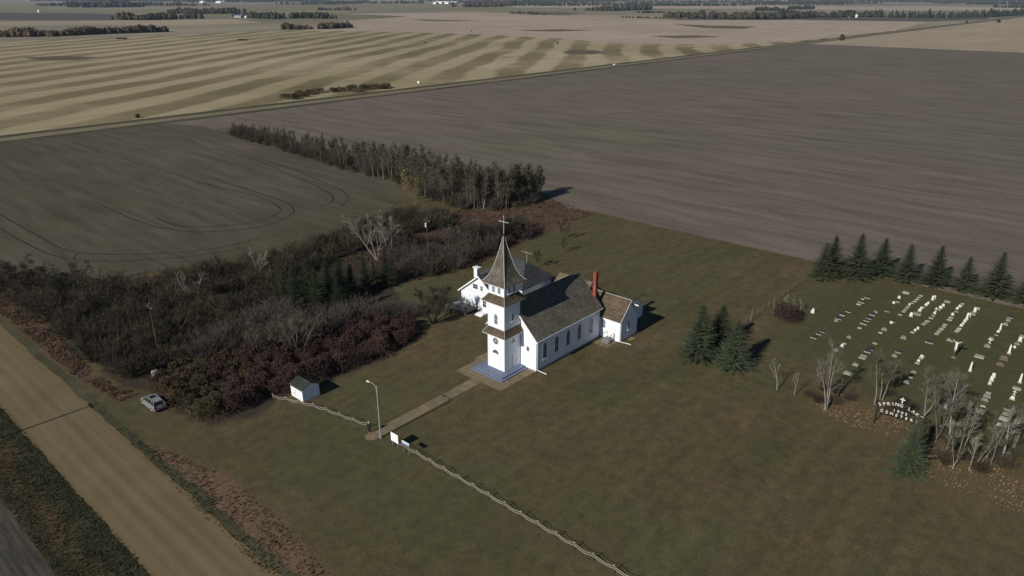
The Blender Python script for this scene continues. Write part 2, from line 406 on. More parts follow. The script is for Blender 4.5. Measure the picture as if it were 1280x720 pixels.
# zone outlines (world metres), read off the photograph's ground
Z_RUST = A2([(372,322),(400,298),(440,285),(500,268),(560,264),(650,260),(692,250),(742,268),(700,283),(655,303),(590,333),(520,352),(460,350),(430,330)])
Z_RUST2 = A2([(-60,310),(5,352),(60,405),(120,468),(150,486),(175,492),(150,503),(90,468),(0,392),(-60,340)])
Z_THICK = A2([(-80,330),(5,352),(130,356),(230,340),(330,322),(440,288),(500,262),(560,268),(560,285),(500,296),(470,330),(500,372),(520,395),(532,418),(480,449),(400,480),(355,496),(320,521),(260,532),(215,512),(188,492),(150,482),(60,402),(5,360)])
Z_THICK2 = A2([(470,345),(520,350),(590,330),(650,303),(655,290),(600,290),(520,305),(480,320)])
Z_LITTER = [A2([(1125,548),(1180,562),(1290,592),(1300,650),(1230,625),(1160,600)]), A2([(1008,500),(1050,488),(1100,512),(1150,530),(1110,545),(1040,525)])]
Z_GREEN = A2([(1005,356),(1290,395),(1290,585),(1240,560),(1120,505),(1060,480),(990,430)])
Z_GREEN2 = A2([(395,520),(520,560),(700,640),(860,730),(500,740),(300,600),(240,560),(150,520),(130,495),(200,510),(300,545)])
Z_GREEN3 = A2([(470,372),(560,352),(640,310),(700,285),(780,300),(700,330),(600,385),(540,400)])
Z_WORN = A2([(165,548),(225,570),(290,600),(350,650),(430,740),(350,740),(300,690),(225,618)])
def lawn_grid():
    x0, x1, y0, y1, st = 26.2, 170, -75, 300, 1.25
    nx = int((x1-x0)/st)+1; ny = int((y1-y0)/st)+1
    vs = [(x0+i*st, y0+j*st, 0) for j in range(ny) for i in range(nx)]
    fs = [(j*nx+i, j*nx+i+1, (j+1)*nx+i+1, (j+1)*nx+i) for j in range(ny-1) for i in range(nx-1)]
    me = bpy.data.meshes.new('lawn'); me.from_pydata(vs, [], fs); me.materials.append(M['lawn'])
    def field(polys, soft):
        bb = [(min(p[0] for p in q)-soft, max(p[0] for p in q)+soft, min(p[1] for p in q)-soft, max(p[1] for p in q)+soft) for q in polys]
        out = []
        for x, y, _ in vs:
            v = 0
            for q, b_ in zip(polys, bb):
                if b_[0] < x < b_[1] and b_[2] < y < b_[3]:
                    d = edge_dist(x, y, q); s = 1 if inside(x, y, q) else -1
                    v = max(v, min(1, max(0, .5 + s*d/(2*soft))))
            out.append(v)
        return out
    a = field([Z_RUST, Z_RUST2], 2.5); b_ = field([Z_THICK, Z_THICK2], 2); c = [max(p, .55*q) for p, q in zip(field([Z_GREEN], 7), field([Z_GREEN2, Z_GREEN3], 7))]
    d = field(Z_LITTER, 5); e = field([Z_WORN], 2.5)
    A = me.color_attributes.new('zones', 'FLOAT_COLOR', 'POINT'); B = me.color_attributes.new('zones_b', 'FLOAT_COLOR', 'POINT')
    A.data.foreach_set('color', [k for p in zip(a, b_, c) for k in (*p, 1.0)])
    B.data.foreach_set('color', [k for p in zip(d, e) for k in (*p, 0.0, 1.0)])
    o = bpy.data.objects.new('lawn', me); COL.objects.link(o); o['kind'] = 'structure'
lawn_grid()

sheet('verge', [(11.5,-200), (17.9,-200), (17.9,400), (11.5,400)], .012, M['verge'], .35, 1.0)
sheet('verge', [(25.6,-200), (27.2,-200), (27.2,330), (25.6,330)], .012, M['ditch'], .5, 1.2)
sheet('row_field', [(-300,-300), (12.2,-300), (12.2,330), (-300,330)], -.02, M['rows'])
sheet('gravel_road', [(17.66,-200), (26.0,-200), (26.0,345), (17.66,345)], .03, M['road'], .32, 1.2)

# cultivated field east and north of the churchyard
sheet('ploughed_field', [(151.8,-600), (151.8,106), (150,112), (158,128), (156,200), (150,262), (149,300), (140,322), (60,328), (60,331), (900,331), (900,-600)], .02, M['field'], .5, 3)
LF = A2([(0,352),(60,352),(130,350),(230,333),(330,315),(440,282),(492,258),(502,245),(495,228),(470,219),(420,205),(360,188),(300,175),(282,168)])
sheet('ploughed_field', [(27,180)] + LF + [(149,312), (140,331), (27,331)], .024, M['field_left'], .5, 3)
# strip of dry grass along the tree belt
sheet('dry_grass_strip', A2([(276,163),(300,172),(360,186),(420,203),(470,217),(505,228),(500,244),(520,250),(520,232),(470,212),(420,198),(360,181),(300,166)]), .03, M['hollow'], .5, 2)
# roads and ditches to the north
sheet('ditch', [(-900,331), (3200,331), (3200,337), (-900,337)], .014, M['ditch'], .7, 4)
sheet('ditch', [(-900,345), (3200,345), (3200,352), (-900,352)], .014, M['ditch'], .7, 4)
sheet('gravel_road', [(-900,336.8), (3200,336.8), (3200,345.2), (-900,345.2)], .05, M['road_far'], .3, 4)
# fields beyond
far_edge = A2([(1120,37),(1000,50),(900,55),(760,52),(700,47),(600,42),(500,39),(420,37),(300,40),(200,45),(60,50),(-80,54)])
sheet('stubble_field', [(-1200,351), (1500,351)] + far_edge, -.02, M['stubble'], 0)
sheet('tan_field', A2([(380,38),(500,40),(600,43),(700,48),(760,53),(900,56),(1000,51),(1120,38),(1160,27),(1000,25),(850,25),(700,19),(600,16),(520,20),(430,26)]), -.01, M['pink_field'])
sheet('tan_field', [(893,-900), (2600,-900), (2600,331), (893,331)], .0, M['tan_field'], 1.5, 10)
FARF = [([(0,16),(120,17),(205,20),(200,24),(110,25),(0,25)], 'dark_field'), ([(0,27),(110,26),(200,25),(290,24),(330,28),(240,32),(100,31),(0,32)], 'tan_field'),
 ([(0,10),(100,10),(240,14),(280,19),(200,18),(100,15),(0,15)], 'olive_field'), ([(845,25),(1000,26),(1160,27),(1235,24),(1235,22),(1000,22),(845,22)], 'dark_field'),
 ([(300,10),(640,9),(900,12),(900,15),(640,15),(440,14),(300,13)], 'olive_field'), ([(640,5),(1280,9),(1280,13),(1100,13),(900,11),(640,9)], 'pink_field'),
 ([(0,5),(300,6),(640,6),(640,9),(300,10),(0,8)], 'olive_field'), ([(200,12),(420,12),(470,22),(430,25),(300,24),(260,17)], 'olive_field'),
 ([(700,18),(860,20),(860,23),(740,21)], 'tan_field'), ([(1050,13),(1280,14),(1280,19),(1050,17)], 'olive_field'), ([(430,17),(600,15),(640,20),(520,21)], 'pink_field')]
for k, (q, mm) in enumerate(FARF): sheet('far_field', A2(q), -.06+.004*k, M[mm])
for q in [[(702,65),(715,62),(745,63),(757,66),(740,68),(712,68)], [(655,14+1),(700,15),(735,17),(700,19),(660,17)], [(840,30),(890,32),(945,33),(930,36),(880,35)], [(515,24),(560,25),(600,25.5),(560,26.5),(530,26)],
          [(30,72),(70,70),(125,71),(100,75),(50,76)], [(640,38),(700,36.5),(740,38),(690,39.5)], [(810,45),(870,44),(905,46),(850,48)], [(0,22.4),(60,22),(150,22.6),(60,23.4)]]:
    sheet('wet_hollow', A2(q), .0, M['hollow'], 1.5, 8)
# wheel tracks of the headland turn
def ribbon(name, pts, wd, z, mat):
    P_ = [Vector((*p, 0)) for p in pts]; sm = []
    for i in range(len(P_)-1):
        a = P_[max(0,i-1)]; b_ = P_[i]; c = P_[i+1]; d = P_[min(len(P_)-1,i+2)]
        for k in range(6):
            t_ = k/6; sm.append(.5*((2*b_)+(c-a)*t_+(2*a-5*b_+4*c-d)*t_*t_+(3*b_-a-3*c+d)*t_**3))
    sm.append(P_[-1]); mb = MB(); vs = []
    for i, p in enumerate(sm):
        d = (sm[min(i+1,len(sm)-1)]-sm[max(i-1,0)]).normalized(); n = Vector((-d.y, d.x, 0))
        wj = wd*(.75+.5*abs(noise.noise(p*.2)))
        vs += [tuple(p+n*wj/2), tuple(p-n*wj/2)]
    mb.add(vs, [(2*i, 2*i+1, 2*i+3, 2*i+2) for i in range(len(sm)-1)])
    o = mb.build(name, mat); o.location.z = z; o['kind'] = 'structure'; return o
T6 = lambda L: A2([(a/3.6, 150+b_/3.6) for a, b_ in L]); T4 = lambda L: A2([(260+a/3, 220+b_/3) for a, b_ in L]); T1 = lambda L: A2([(270+a/6, 140+b_/6) for a, b_ in L])
for L, wd in [(T6([(0,425),(150,510),(300,585),(480,605),(750,600),(900,588),(1060,560),(1180,525)]), .5),
          (T6([(0,490),(150,572),(260,615),(450,635),(700,628),(900,608),(1080,580)]), .5), (T6([(420,365),(560,430),(700,480),(850,503),(936,503)])+T4([(120,202),(200,190),(262,172),(305,150),(322,128),(290,98),(150,52),(0,5)]), .55), (T6([(700,440),(800,478)])+T4([(0,190),(120,180),(210,163),(262,140),(268,120),(200,82),(0,30)]), .5),
          (T1([(0,270),(300,360),(550,470),(750,555),(850,610),(878,650),(850,690),(760,718)]), .5), (T1([(300,340),(580,430),(800,525),(930,580),(985,630),(990,665),(930,710)]), .5),
          (T6([(330,100),(500,160),(700,215),(900,280),(1000,310)]), .5)]:
    ribbon('wheel_track', L, wd, .04, M['track'])

# walk and pad
walk = [(47.3, 65.15), (66.9, 65.15), (66.9, 67.0), (47.3, 67.0)] + [(47.3-.95*math.sin(a_), 66.07+.93*math.cos(a_)) for a_ in [R(x) for x in range(15, 180, 15)]]
sheet('concrete_walk', walk, .05, M['walk'])
sheet('concrete_pad', [(66.8,61.3), (74.5,61.3), (74.5,71.2), (71.5,71.2), (71.5,70.6), (66.8,70.6)], .055, M['walk'])

# ------------------------------------------------------------------ buildings: shared bits
def frame_fn(o, r, up=(0,0,1)):
    o = Vector(o); r = Vector(r); up = Vector(up); n = r.cross(up)   # n: outwards
    return lambda x, z, d=0: o + r*x + up*z + n*d
def arch_pts(w_, h0, h1, seg=10):             # outline: sill at 0, spring at h0, top at h1
    pts = [(-w_/2, 0), (w_/2, 0), (w_/2, h0)]
    for k in range(1, seg): a_ = math.pi*k/seg; pts.append((w_/2*math.cos(a_), h0+(h1-h0)*math.sin(a_)))
    pts.append((-w_/2, h0)); return pts
def window(parent, o, r, w_, h0, h1, fr=.1, bars=True, glass='glass', arched=True, mull=2):
    """o: centre of the sill on the wall, r: wall direction (outward normal = r x up)"""
    fn = frame_fn(o, r); seg = 10
    out = arch_pts(w_+2*fr, h0+fr, h1+2*fr, seg) if arched else [(-w_/2-fr,0),(w_/2+fr,0),(w_/2+fr,h1+2*fr),(-w_/2-fr,h1+2*fr)]
    inn = [(x, z+fr) for x, z in (arch_pts(w_, h0, h1, seg) if arched else [(-w_/2,0),(w_/2,0),(w_/2,h1),(-w_/2,h1)])]
    mb = MB(); n = len(out)
    a = [fn(x, z, .07) for x, z in out]; b_ = [fn(x, z, .07) for x, z in inn]; c = [fn(x, z, -.02) for x, z in out]; d = [fn(x, z, 0.012) for x, z in inn]
    mb.add([tuple(p) for p in a+b_+c+d], [(k,(k+1)%n,n+(k+1)%n,n+k) for k in range(n)]+[(2*n+k,2*n+(k+1)%n,(k+1)%n,k) for k in range(n)]+[(n+k,n+(k+1)%n,3*n+(k+1)%n,3*n+k) for k in range(n)])
    wf = mb.build('window', M['trim'], parent, fix=True)
    pm = MB(); pm.add([tuple(fn(x, z, .014)) for x, z in inn], [tuple(range(len(inn)))]); pm.build('pane', M[glass], wf)
    if bars:
        bm_ = MB()
        def bar(x0, z0, x1, z1): bm_.add([tuple(fn(x0,z0,.016)),tuple(fn(x1,z0,.016)),tuple(fn(x1,z1,.016)),tuple(fn(x0,z1,.016)),tuple(fn(x0,z0,.045)),tuple(fn(x1,z0,.045)),tuple(fn(x1,z1,.045)),tuple(fn(x0,z1,.045))],[(4,5,6,7),(0,1,5,4),(1,2,6,5),(2,3,7,6),(3,0,4,7)])
        bar(-.013, fr+.01, .013, (h0 if arched else h1)+fr-.01)
        for k in range(1, mull+1): z_ = fr + h0*k/mull if arched else fr+h1*k/(mull+1); bar(-w_/2+.01, z_-.016, w_/2-.01, z_+.016)
        bm_.build('glazing_bar', M['trim'], wf)
    sl = MB(); sp_ = [fn(-w_/2-fr-.05,-.07,0),fn(w_/2+fr+.05,-.07,0),fn(w_/2+fr+.05,0,0),fn(-w_/2-fr-.05,0,0)]
    nn = Vector(r).cross(Vector((0,0,1)))*.13; sl.prism(sp_, nn); sl.build('sill', M['trim'], wf, fix=True)
    return wf
def slab_roof(x0, x1, y0, y1, z_e, z_r, over_e, over_g, th=.16, axis='x'):
    """gable roof; axis = ridge direction; walls at x0..x1, y0..y1, wall top z_e, ridge height z_r"""
    mb = MB()
    if axis == 'x':
        c = (y0+y1)/2; k = (z_r-z_e)/(c-y0); ye = y0-over_e; ze = z_e-over_e*k
        prof = [(ye, ze), (c, z_r), (2*c-ye, ze), (2*c-ye, ze+th), (c, z_r+th*1.25), (ye, ze+th)]
        mb.prism([(x0-over_g, y, z) for y, z in prof], (x1-x0+2*over_g, 0, 0))
    else:
        c = (x0+x1)/2; k = (z_r-z_e)/(c-x0); xe = x0-over_e; ze = z_e-over_e*k
        prof = [(xe, ze), (c, z_r), (2*c-xe, ze), (2*c-xe, ze+th), (c, z_r+th*1.25), (xe, ze+th)]
        mb.prism([(x, y0-over_g, z) for x, z in prof], (0, y1-y0+2*over_g, 0))
    return mb
def gable_wall(x0, x1, y0, y1, z0, z_e, z_r, axis='x'):
    mb = MB()
    if axis == 'x':
        c = (y0+y1)/2; mb.prism([(x0,y0,z0),(x0,y1,z0),(x0,y1,z_e),(x0,c,z_r-.02),(x0,y0,z_e)], (x1-x0,0,0))
    else:
        c = (x0+x1)/2; mb.prism([(x0,y0,z0),(x1,y0,z0),(x1,y0,z_e),(c,y0,z_r-.02),(x0,y0,z_e)], (0,y1-y0,0))
    return mb
def rake(x, y0, y1, z_e, z_r, over, wd=.22, th=.05, axis='x', out=-1):
    """barge boards on a gable end"""
    mb = MB(); c = (y0+y1)/2; k = (z_r-z_e)/(c-y0); a = y0-over; za = z_e-over*k
    for s in (1, -1):
        p0 = (a if s == 1 else 2*c-a, za+.1); p1 = (c, z_r+.13)
        q = [(p0[0],p0[1]), (p1[0],p1[1]), (p1[0],p1[1]-wd*1.3), (p0[0],p0[1]-wd)]
        if axis == 'x': mb.prism([(x, u_, z_) for u_, z_ in q], (out*th, 0, 0))
        else: mb.prism([(u_, x, z_) for u_, z_ in q], (0, out*th, 0))
    return mb

# ------------------------------------------------------------------ the church
CH = empty('church', (74.6, 65.95, 0))
tag(CH, 'white wooden country church with steep shingled nave roof, square front tower and flared spire', 'church')
NX0, NX1, NY0, NY1, NE, NR = 74.6, 91.0, 61.15, 70.75, 5.55, 10.2
CY = 65.95
gable_wall(NX0, NX1, NY0, NY1, .25, NE, NR).build('nave_wall', M['white'], CH, fix=True)
fb = MB().box(NX0-.04, NX1+.04, NY0-.04, NY1+.04, 0, .25); fb.build('foundation', simple('foundation_stone', (.3,.3,.3), .2, 2), CH)
nr = slab_roof(NX0, NX1, NY0, NY1, NE, NR, .42, .32).build('nave_roof', M['shingle'], CH, fix=True)
rc = MB().tube((NX0-.33, CY, NR+.2), (NX1+.33, CY, NR+.2), .07, .07, 6); rc.build('ridge_cap', M['shingle'], nr)
rake(NX0-.32, NY0, NY1, NE, NR, .42).build('barge_board', M['trim'], nr, fix=True)
rake(NX1+.32, NY0, NY1, NE, NR, .42, out=1).build('barge_board', M['trim'], nr, fix=True)
for s in (-1, 1):
    y = CY + s*(NY1-CY+.40); MB().box(NX0-.3, NX1+.3, min(y, y+s*.1), max(y, y+s*.1), NE-.42, NE-.30).build('gutter', M['trim'], nr)
for x in (76.6, 79.5, 82.45, 85.4, 88.6):
    window(CH, (x, NY0, 1.55), (1,0,0), .85, 2.15, 2.6, .1)
    window(CH, (x, NY1, 1.55), (-1,0,0), .85, 2.15, 2.6, .1)
for y in (62.75, 69.15): window(CH, (NX0, y, 3.0), (0,-1,0), .5, .55, .8, .08, mull=1)
# corner boards of nave
for x, y in ((NX0, NY0), (NX0, NY1), (NX1, NY0), (NX1, NY1)):
    MB().box(x-.03 if x == NX0 else x-.15, x+.15 if x == NX0 else x+.03, y-.03 if y == NY0 else y-.15, y+.15 if y == NY0 else y+.03, .25, NE-.2).build('corner_board', M['trim'], CH)
# downspouts at the right-hand corners
dsp = MB().tube((74.72, 61.02, 5.1), (74.72, 61.02, .35), .05, .05, 6).tube((74.72, 61.02, .35), (75.0, 59.4, .12), .06, .06, 6)
dsp.build('downspout', M['trim'], CH)
# tower
TX0, TX1, TY0, TY1 = 70.95, 74.57, 64.27, 67.63
tw = MB().box(TX0, TX1, TY0, TY1, .4, 6.3).build('tower_base', M['white'], CH)
def ring(cx, cy, hx, hy, z): return [(cx-hx,cy-hy,z),(cx+hx,cy-hy,z),(cx+hx,cy+hy,z),(cx-hx,cy+hy,z)]
tcx, tcy = (TX0+TX1)/2, (TY0+TY1)/2; hx, hy = (TX1-TX0)/2, (TY1-TY0)/2
MB().rings([ring(tcx, tcy, hx-.05, hy-.05, 6.2), ring(tcx, tcy, hx-.05, hy-.05, 11.6)]).build('tower_shaft', M['white'], CH)
MB().rings([ring(tcx, tcy, hx-.18, hy-.18, 11.5), ring(tcx, tcy, hx-.18, hy-.18, 14.35)]).build('belfry', M['white'], CH)
def skirt(z0, z1, out, inn, name):
    prof = [(out, z0), (out, z0+.09), (out*.62+inn*.38, z0+.09+(z1-z0)*.28), (out*.3+inn*.7, z0+.09+(z1-z0)*.6), (inn, z1)]
    o = MB().rings([ring(tcx, tcy, hx+e, hy+e, z) for e, z in prof]).build(name, M['shingle_brown'], CH, fix=True)
    tr = MB().rings([ring(tcx, tcy, hx+out-.06, hy+out-.06, z0-.14), ring(tcx, tcy, hx+out-.01, hy+out-.01, z0-.004)]); tr.build('fascia', M['trim'], o, fix=True)
    cb = MB()
    for sx_ in (-1, 1):
        for sy_ in (-1, 1):
            cb.path([(tcx+sx_*(hx+e+.01), tcy+sy_*(hy+e+.01), z+.02) for e, z in prof[1:]], [.045]*4, 5)
    cb.build('hip_cap', M['cap'], o)
skirt(6.15, 7.15, .62, -.04, 'skirt_roof'); skirt(11.35, 12.45, .62, -.17, 'skirt_roof')
sprof = [(2.28, 14.2), (2.30, 14.3), (1.98, 14.62), (1.66, 15.05), (1.36, 15.65), (1.10, 16.4), (.82, 17.4), (.52, 18.7), (.25, 20.0), (.05, 21.1)]
sp_o = MB().rings([ring(tcx, tcy, e+.06, e-.03 if e > .1 else e, z) for e, z in sprof]).build('spire', M['shingle'], CH, fix=True)
MB().rings([ring(tcx, tcy, 2.27, 2.18, 14.06), ring(tcx, tcy, 2.32, 2.23, 14.196)]).build('fascia', M['trim'], sp_o, fix=True)
hc = MB()
for sx_ in (-1, 1):
    for sy_ in (-1, 1): hc.path([(tcx+sx_*(e+.07), tcy+sy_*((e-.03 if e > .1 else e)+.01), z+.02) for e, z in sprof[1:]], [.065]*7+[.05,.04], 5)
hc.build('hip_cap', M['cap'], sp_o)
cr = MB().tube((tcx,tcy,21.0),(tcx,tcy,24.0),.065,.05,6,caps=True).tube((tcx,tcy-.85,23.2),(tcx,tcy+.85,23.2),.055,.055,6,caps=True)
for p_ in ((tcx,tcy,24.0),(tcx,tcy-.85,23.2),(tcx,tcy+.85,23.2)): cr.rings([[(p_[0]+.09*math.cos(q)*r_, p_[1]+.09*math.sin(q)*r_, p_[2]+z_) for q in [k*math.pi/3 for k in range(6)]] for r_, z_ in ((.3,-.09),(1,0),(.3,.09))])
cr.build('cross', M['cap'], CH)
bl = MB().rings([[(tcx+r_*math.cos(q), tcy+r_*math.sin(q), z_) for q in [k*math.pi/4 for k in range(8)]] for r_, z_ in ((.06,21.0),(.17,21.15),(.17,21.35),(.05,21.5))]); bl.build('finial_ball', M['dark'], CH)
for (x, y) in ((TX0,TY0),(TX0,TY1),(TX1,TY0)):
    pass
# tower windows and doors.  front faces -X (r = (0,-1,0)), right side faces -Y
def disc_window(parent, c, r, rad, half=False):
    fn = frame_fn(c, r); n = 20; rngs = []
    a0, a1 = (0, math.pi) if half else (0, 2*math.pi)
    cnt = n if not half else n//2+1
    A_ = [a0+(a1-a0)*k/(n if not half else n//2) for k in range(cnt)]
    mb = MB(); out = [fn((rad+.1)*math.cos(q), (rad+.1)*math.sin(q)-(.08 if half and abs(math.sin(q)) < .01 else 0), .07) for q in A_]; inn = [fn(rad*math.cos(q), rad*math.sin(q), .07) for q in A_]
    bk = [fn((rad+.1)*math.cos(q), (rad+.1)*math.sin(q)-(.08 if half and abs(math.sin(q)) < .01 else 0), -.01) for q in A_]; ib = [fn(rad*math.cos(q), rad*math.sin(q), .012) for q in A_]
    m_ = cnt; last = cnt if not half else cnt-1
    fs = []
    rg = range(cnt) if not half else range(cnt-1)
    for k in rg: j = (k+1) % cnt; fs += [(k,j,m_+j,m_+k),(2*m_+k,2*m_+j,j,k),(m_+k,m_+j,3*m_+j,3*m_+k)]
    if half: fs += [(0, m_, m_+m_-1, m_-1)]
    mb.add([tuple(p) for p in out+inn+bk+ib], fs); wf = mb.build('window', M['trim'], parent, fix=True)
    MB().add([tuple(fn(rad*math.cos(q), rad*math.sin(q), .014)) for q in A_], [tuple(range(cnt))]).build('pane', M['glass'], wf)
    sp2 = MB(); qs = [math.pi*k/4 for k in range(8)] if not half else [math.pi*k/4 for k in (1,2,3)]
    for q in qs: sp2.tube(fn(0,0,.03), fn(rad*math.cos(q), rad*math.sin(q), .03), .012, .012, 4)
    if not half:
        for q in qs: sp2.tube(fn(rad*.42*math.cos(q), rad*.42*math.sin(q), .03), fn(rad*.42*math.cos(q+math.pi/4), rad*.42*math.sin(q+math.pi/4), .03), .016, .016, 4)
    sp2.build('glazing_bar', M['trim'], wf)
disc_window(CH, (TX0, 66.0, 5.05), (0,-1,0), .52)
disc_window(CH, (TX0, 66.0, 2.95), (0,-1,0), .62, True)
def door(parent, c, r, w_, h_, mat='trim'):
    fn = frame_fn(c, r)
    mb = MB(); nn = Vector(r).cross(Vector((0,0,1)))
    for x0, x1, z0, z1 in ((-w_/2-.12,-w_/2,0,h_+.12),(w_/2,w_/2+.12,0,h_+.12),(-w_/2,w_/2,h_,h_+.12)):
        mb.prism([fn(x0,z0,-.01),fn(x1,z0,-.01),fn(x1,z1,-.01),fn(x0,z1,-.01)], nn*.07)
    fo = mb.build('door_frame', M['trim'], parent, fix=True)
    d = MB().prism([fn(-w_/2,0.02,-.01),fn(w_/2,0.02,-.01),fn(w_/2,h_,-.01),fn(-w_/2,h_,-.01)], nn*.035)
    for px_ in (-.25, .25):
        for z0, z1 in ((.2,.9),(1.05,h_-.2)): d.prism([fn(px_*w_-.16*w_,z0,.025),fn(px_*w_+.16*w_,z0,.025),fn(px_*w_+.16*w_,z1,.025),fn(px_*w_-.16*w_,z1,.025)], nn*.02)
    do = d.build('door', M[mat], parent, fix=True)
    MB().tube(fn(w_*.38, h_*.47, .03), fn(w_*.38, h_*.47, .11), .035, .04, 6, caps=True).build('handle', M['dark'], do)
door(CH, (TX0, 66.0, .42), (0,-1,0), 1.5, 2.15)
window(CH, (TX0+.05, 65.95, 7.75), (0,-1,0), .62, 1.35, 1.6, .09, glass='glass_blue')
door(CH, (73.3, TY0, .42), (1,0,0), .9, 2.2)
window(CH, (73.0, TY0, 4.5), (1,0,0), .3, .6, .75, .07, mull=1)
window(CH, (72.75, TY0+.05, 8.2), (1,0,0), .5, .9, 1.1, .08, glass='glass_blue')
for d_ in (-.55, .55):
    window(CH, (TX0+.18, tcy+d_, 12.75), (0,-1,0), .5, .8, .95, .07, glass='glass_blue')
    window(CH, (tcx+d_, TY0+.18, 12.75), (1,0,0), .5, .8, .95, .07, glass='glass_blue')
    window(CH, (tcx+d_, TY1-.18, 12.75), (-1,0,0), .5, .8, .95, .07, glass='glass_blue')
for x, y in ((TX0, TY0), (TX0, TY1)):
    for z0, z1, i_ in ((.4, 6.2, 0), (7.1, 11.4, .05), (12.45, 14.1, .18)):
        x_ = x+i_; y_ = y+i_ if y == TY0 else y-i_
        MB().box(x_-.025, x_+.14, y_-.025 if y == TY0 else y_-.14, y_+.14 if y == TY0 else y_+.025, z0, z1).build('corner_board', M['trim'], CH)
# steps / platform
pf = MB().box(68.7, 74.58, 62.75, 69.2, .05, .22).box(69.15, 74.58, 63.2, 68.75, .2205, .4); pf.build('platform', M['platform'], CH)
# chimney
chm = MB().box(91.03, 91.62, 62.2, 62.78, 0, 10.9).box(90.97, 91.68, 62.14, 62.84, 10.9, 11.05).box(91.13, 91.52, 62.3, 62.68, 11.05, 11.3)
chm.build('chimney', M['brick_red'], CH)
# sacristy annex behind the nave, ridge across
AX0, AX1, AY0, AY1, AE, AR = 91.35, 96.5, 57.25, 68.4, 4.0, 6.7
gable_wall(AX0, AX1, AY0, AY1, .1, AE, AR, 'y').build('annex_wall', M['white'], CH, fix=True)
ar = slab_roof(AX0, AX1, AY0, AY1, AE, AR, .3, .22, .13, 'y').build('annex_roof', M['shingle_brown'], CH, fix=True)
rake(AY0-.22, AX0, AX1, AE, AR, .3, axis='y').build('barge_board', M['trim'], ar, fix=True)
MB().tube(((AX0+AX1)/2, AY0-.2, AR+.17), ((AX0+AX1)/2, AY1+.2, AR+.17), .06, .06, 6).build('ridge_cap', M['cap'], ar)
MB().box(91.02, 91.34, 61.6, 68.4, .1, 5).build('annex_link', M['white'], CH)
window(CH, (93.85, AY0, 1.5), (1,0,0), .5, 1.2, 1.5, .08)
window(CH, (AX0, 60.5, 1.7), (0,-1,0), .7, 1.2, 1.5, .1, glass='glass_blue')
door(CH, (AX0, 58.9, .5), (0,-1,0), .9, 2.05)
MB().tube((91.25,57.05,3.7),(91.25,57.05,.3),.05,.05,6).tube((91.25,57.05,.3),(91.9,55.4,.1),.06,.06,6).build('downspout', M['trim'], CH)
# side stoop: landing, stair railing
st = MB().box(90.0, 91.34, 58.2, 59.7, .05, .5).box(89.6, 90.0, 58.2, 59.7, .05, .28); st.build('stoop', M['deckwood'], CH)
rl = MB()
for p0, p1 in (((90.05,58.25,.5),(90.05,58.25,1.4)),((91.25,58.25,.5),(91.25,58.25,1.4)),((90.05,58.25,1.4),(91.25,58.25,1.4)),((90.05,58.25,.95),(91.25,58.25,.95)),((90.05,59.65,.5),(90.05,59.65,1.4)),((91.25,59.65,1.4),(90.05,59.65,1.4)),((89.6,58.25,.1),(89.6,58.25,1.0)),((89.6,58.25,1.0),(90.05,58.25,1.4))):
    rl.tube(p0, p1, .045, .045, 4)
rl.build('railing', M['deckwood'], CH)
sheet('concrete_pad', [(88.4,57.6), (91.3,57.6), (91.3,61.1), (88.4,61.1)], .055, M['walk'])
sheet('concrete_pad', [(93.3,56.1), (94.5,56.1), (94.5,57.1), (93.3,57.1)], .055, M['walk'])

# small white privy behind the church
PV = empty('outhouse', (102.2, 61.0, 0)); tag(PV, 'small white privy with low dark roof just behind the rear annex of the church', 'outhouse')
gable_wall(101.5, 103.0, 60.15, 61.9, .05, 2.75, 3.05, 'y').build('wall', M['white'], PV, fix=True)
slab_roof(101.5, 103.0, 60.15, 61.9, 2.75, 3.05, .12, .12, .06, 'y').build('roof', M['shingle_grey'], PV, fix=True)
door(PV, (101.5, 61.05, .1), (0,-1,0), .8, 1.9)

# ------------------------------------------------------------------ house behind
HO = empty('house', (85.3, 83.3, 0)); tag(HO, 'white house with dark grey roof and wooden deck behind the church tower', 'house')
gable_wall(85.4, 91, 78.6, 88.0, .1, 3.2, 6.85).build('front_wall', M['white'], HO, fix=True)
MB().box(91.01, 99.4, 78.1, 88.4, .1, 4.0).build('rear_wall', M['white'], HO)
hr = slab_roof(85.4, 92, 78.6, 88.0, 3.2, 6.85, .45, .4, .14).build('front_roof', M['shingle_grey'], HO, fix=True)
rake(85.0, 78.6, 88.0, 3.2, 6.85, .45, .25).build('barge_board', M['trim'], hr, fix=True)
hp = MB(); e0 = ring(95.2, 83.25, 4.7, 5.6, 3.9); e1 = ring(95.2, 83.25, 4.7, 5.6, 4.02); e2 = ring(95.2, 83.25, .05, 2.3, 7.6)
hp.rings([e0, e1, e2]).build('rear_roof', M['shingle_grey'], HO, fix=True)
MB().box(85.55, 86.35, 84.0, 84.8, 6.2, 8.0).box(85.45, 86.45, 83.75, 85.05, 8.0, 8.12).build('chimney', M['trim'], HO)
for y, z, ww, hh in ((84.3,4.05,1.15,.9),(82.75,4.05,.5,.9),(82.1,1.05,.8,1.4),(80.9,1.05,.8,1.4)): window(HO, (85.4, y, z), (0,-1,0), ww, hh, hh, .08, arched=False, mull=1)
door(HO, (85.4, 86.4, .62), (0,-1,0), .95, 2.05)
for x in (86.8, 89.2): window(HO, (x, 78.6, 1.2), (1,0,0), .9, 1.2, 1.2, .08, arched=False, mull=1)
for x in (93.2, 96.2): window(HO, (x, 78.1, 1.2), (1,0,0), 1.0, 1.2, 1.2, .08, arched=False, mull=1)
dk = MB().box(82.2, 85.38, 83.8, 89.0, .45, .58)
for x in (82.3, 85.2):
    for y in (83.9, 86.4, 88.9): dk.box(x-.06, x+.06, y-.06, y+.06, 0, .45)
dk.build('deck', M['deckwood'], HO)
dr = MB()
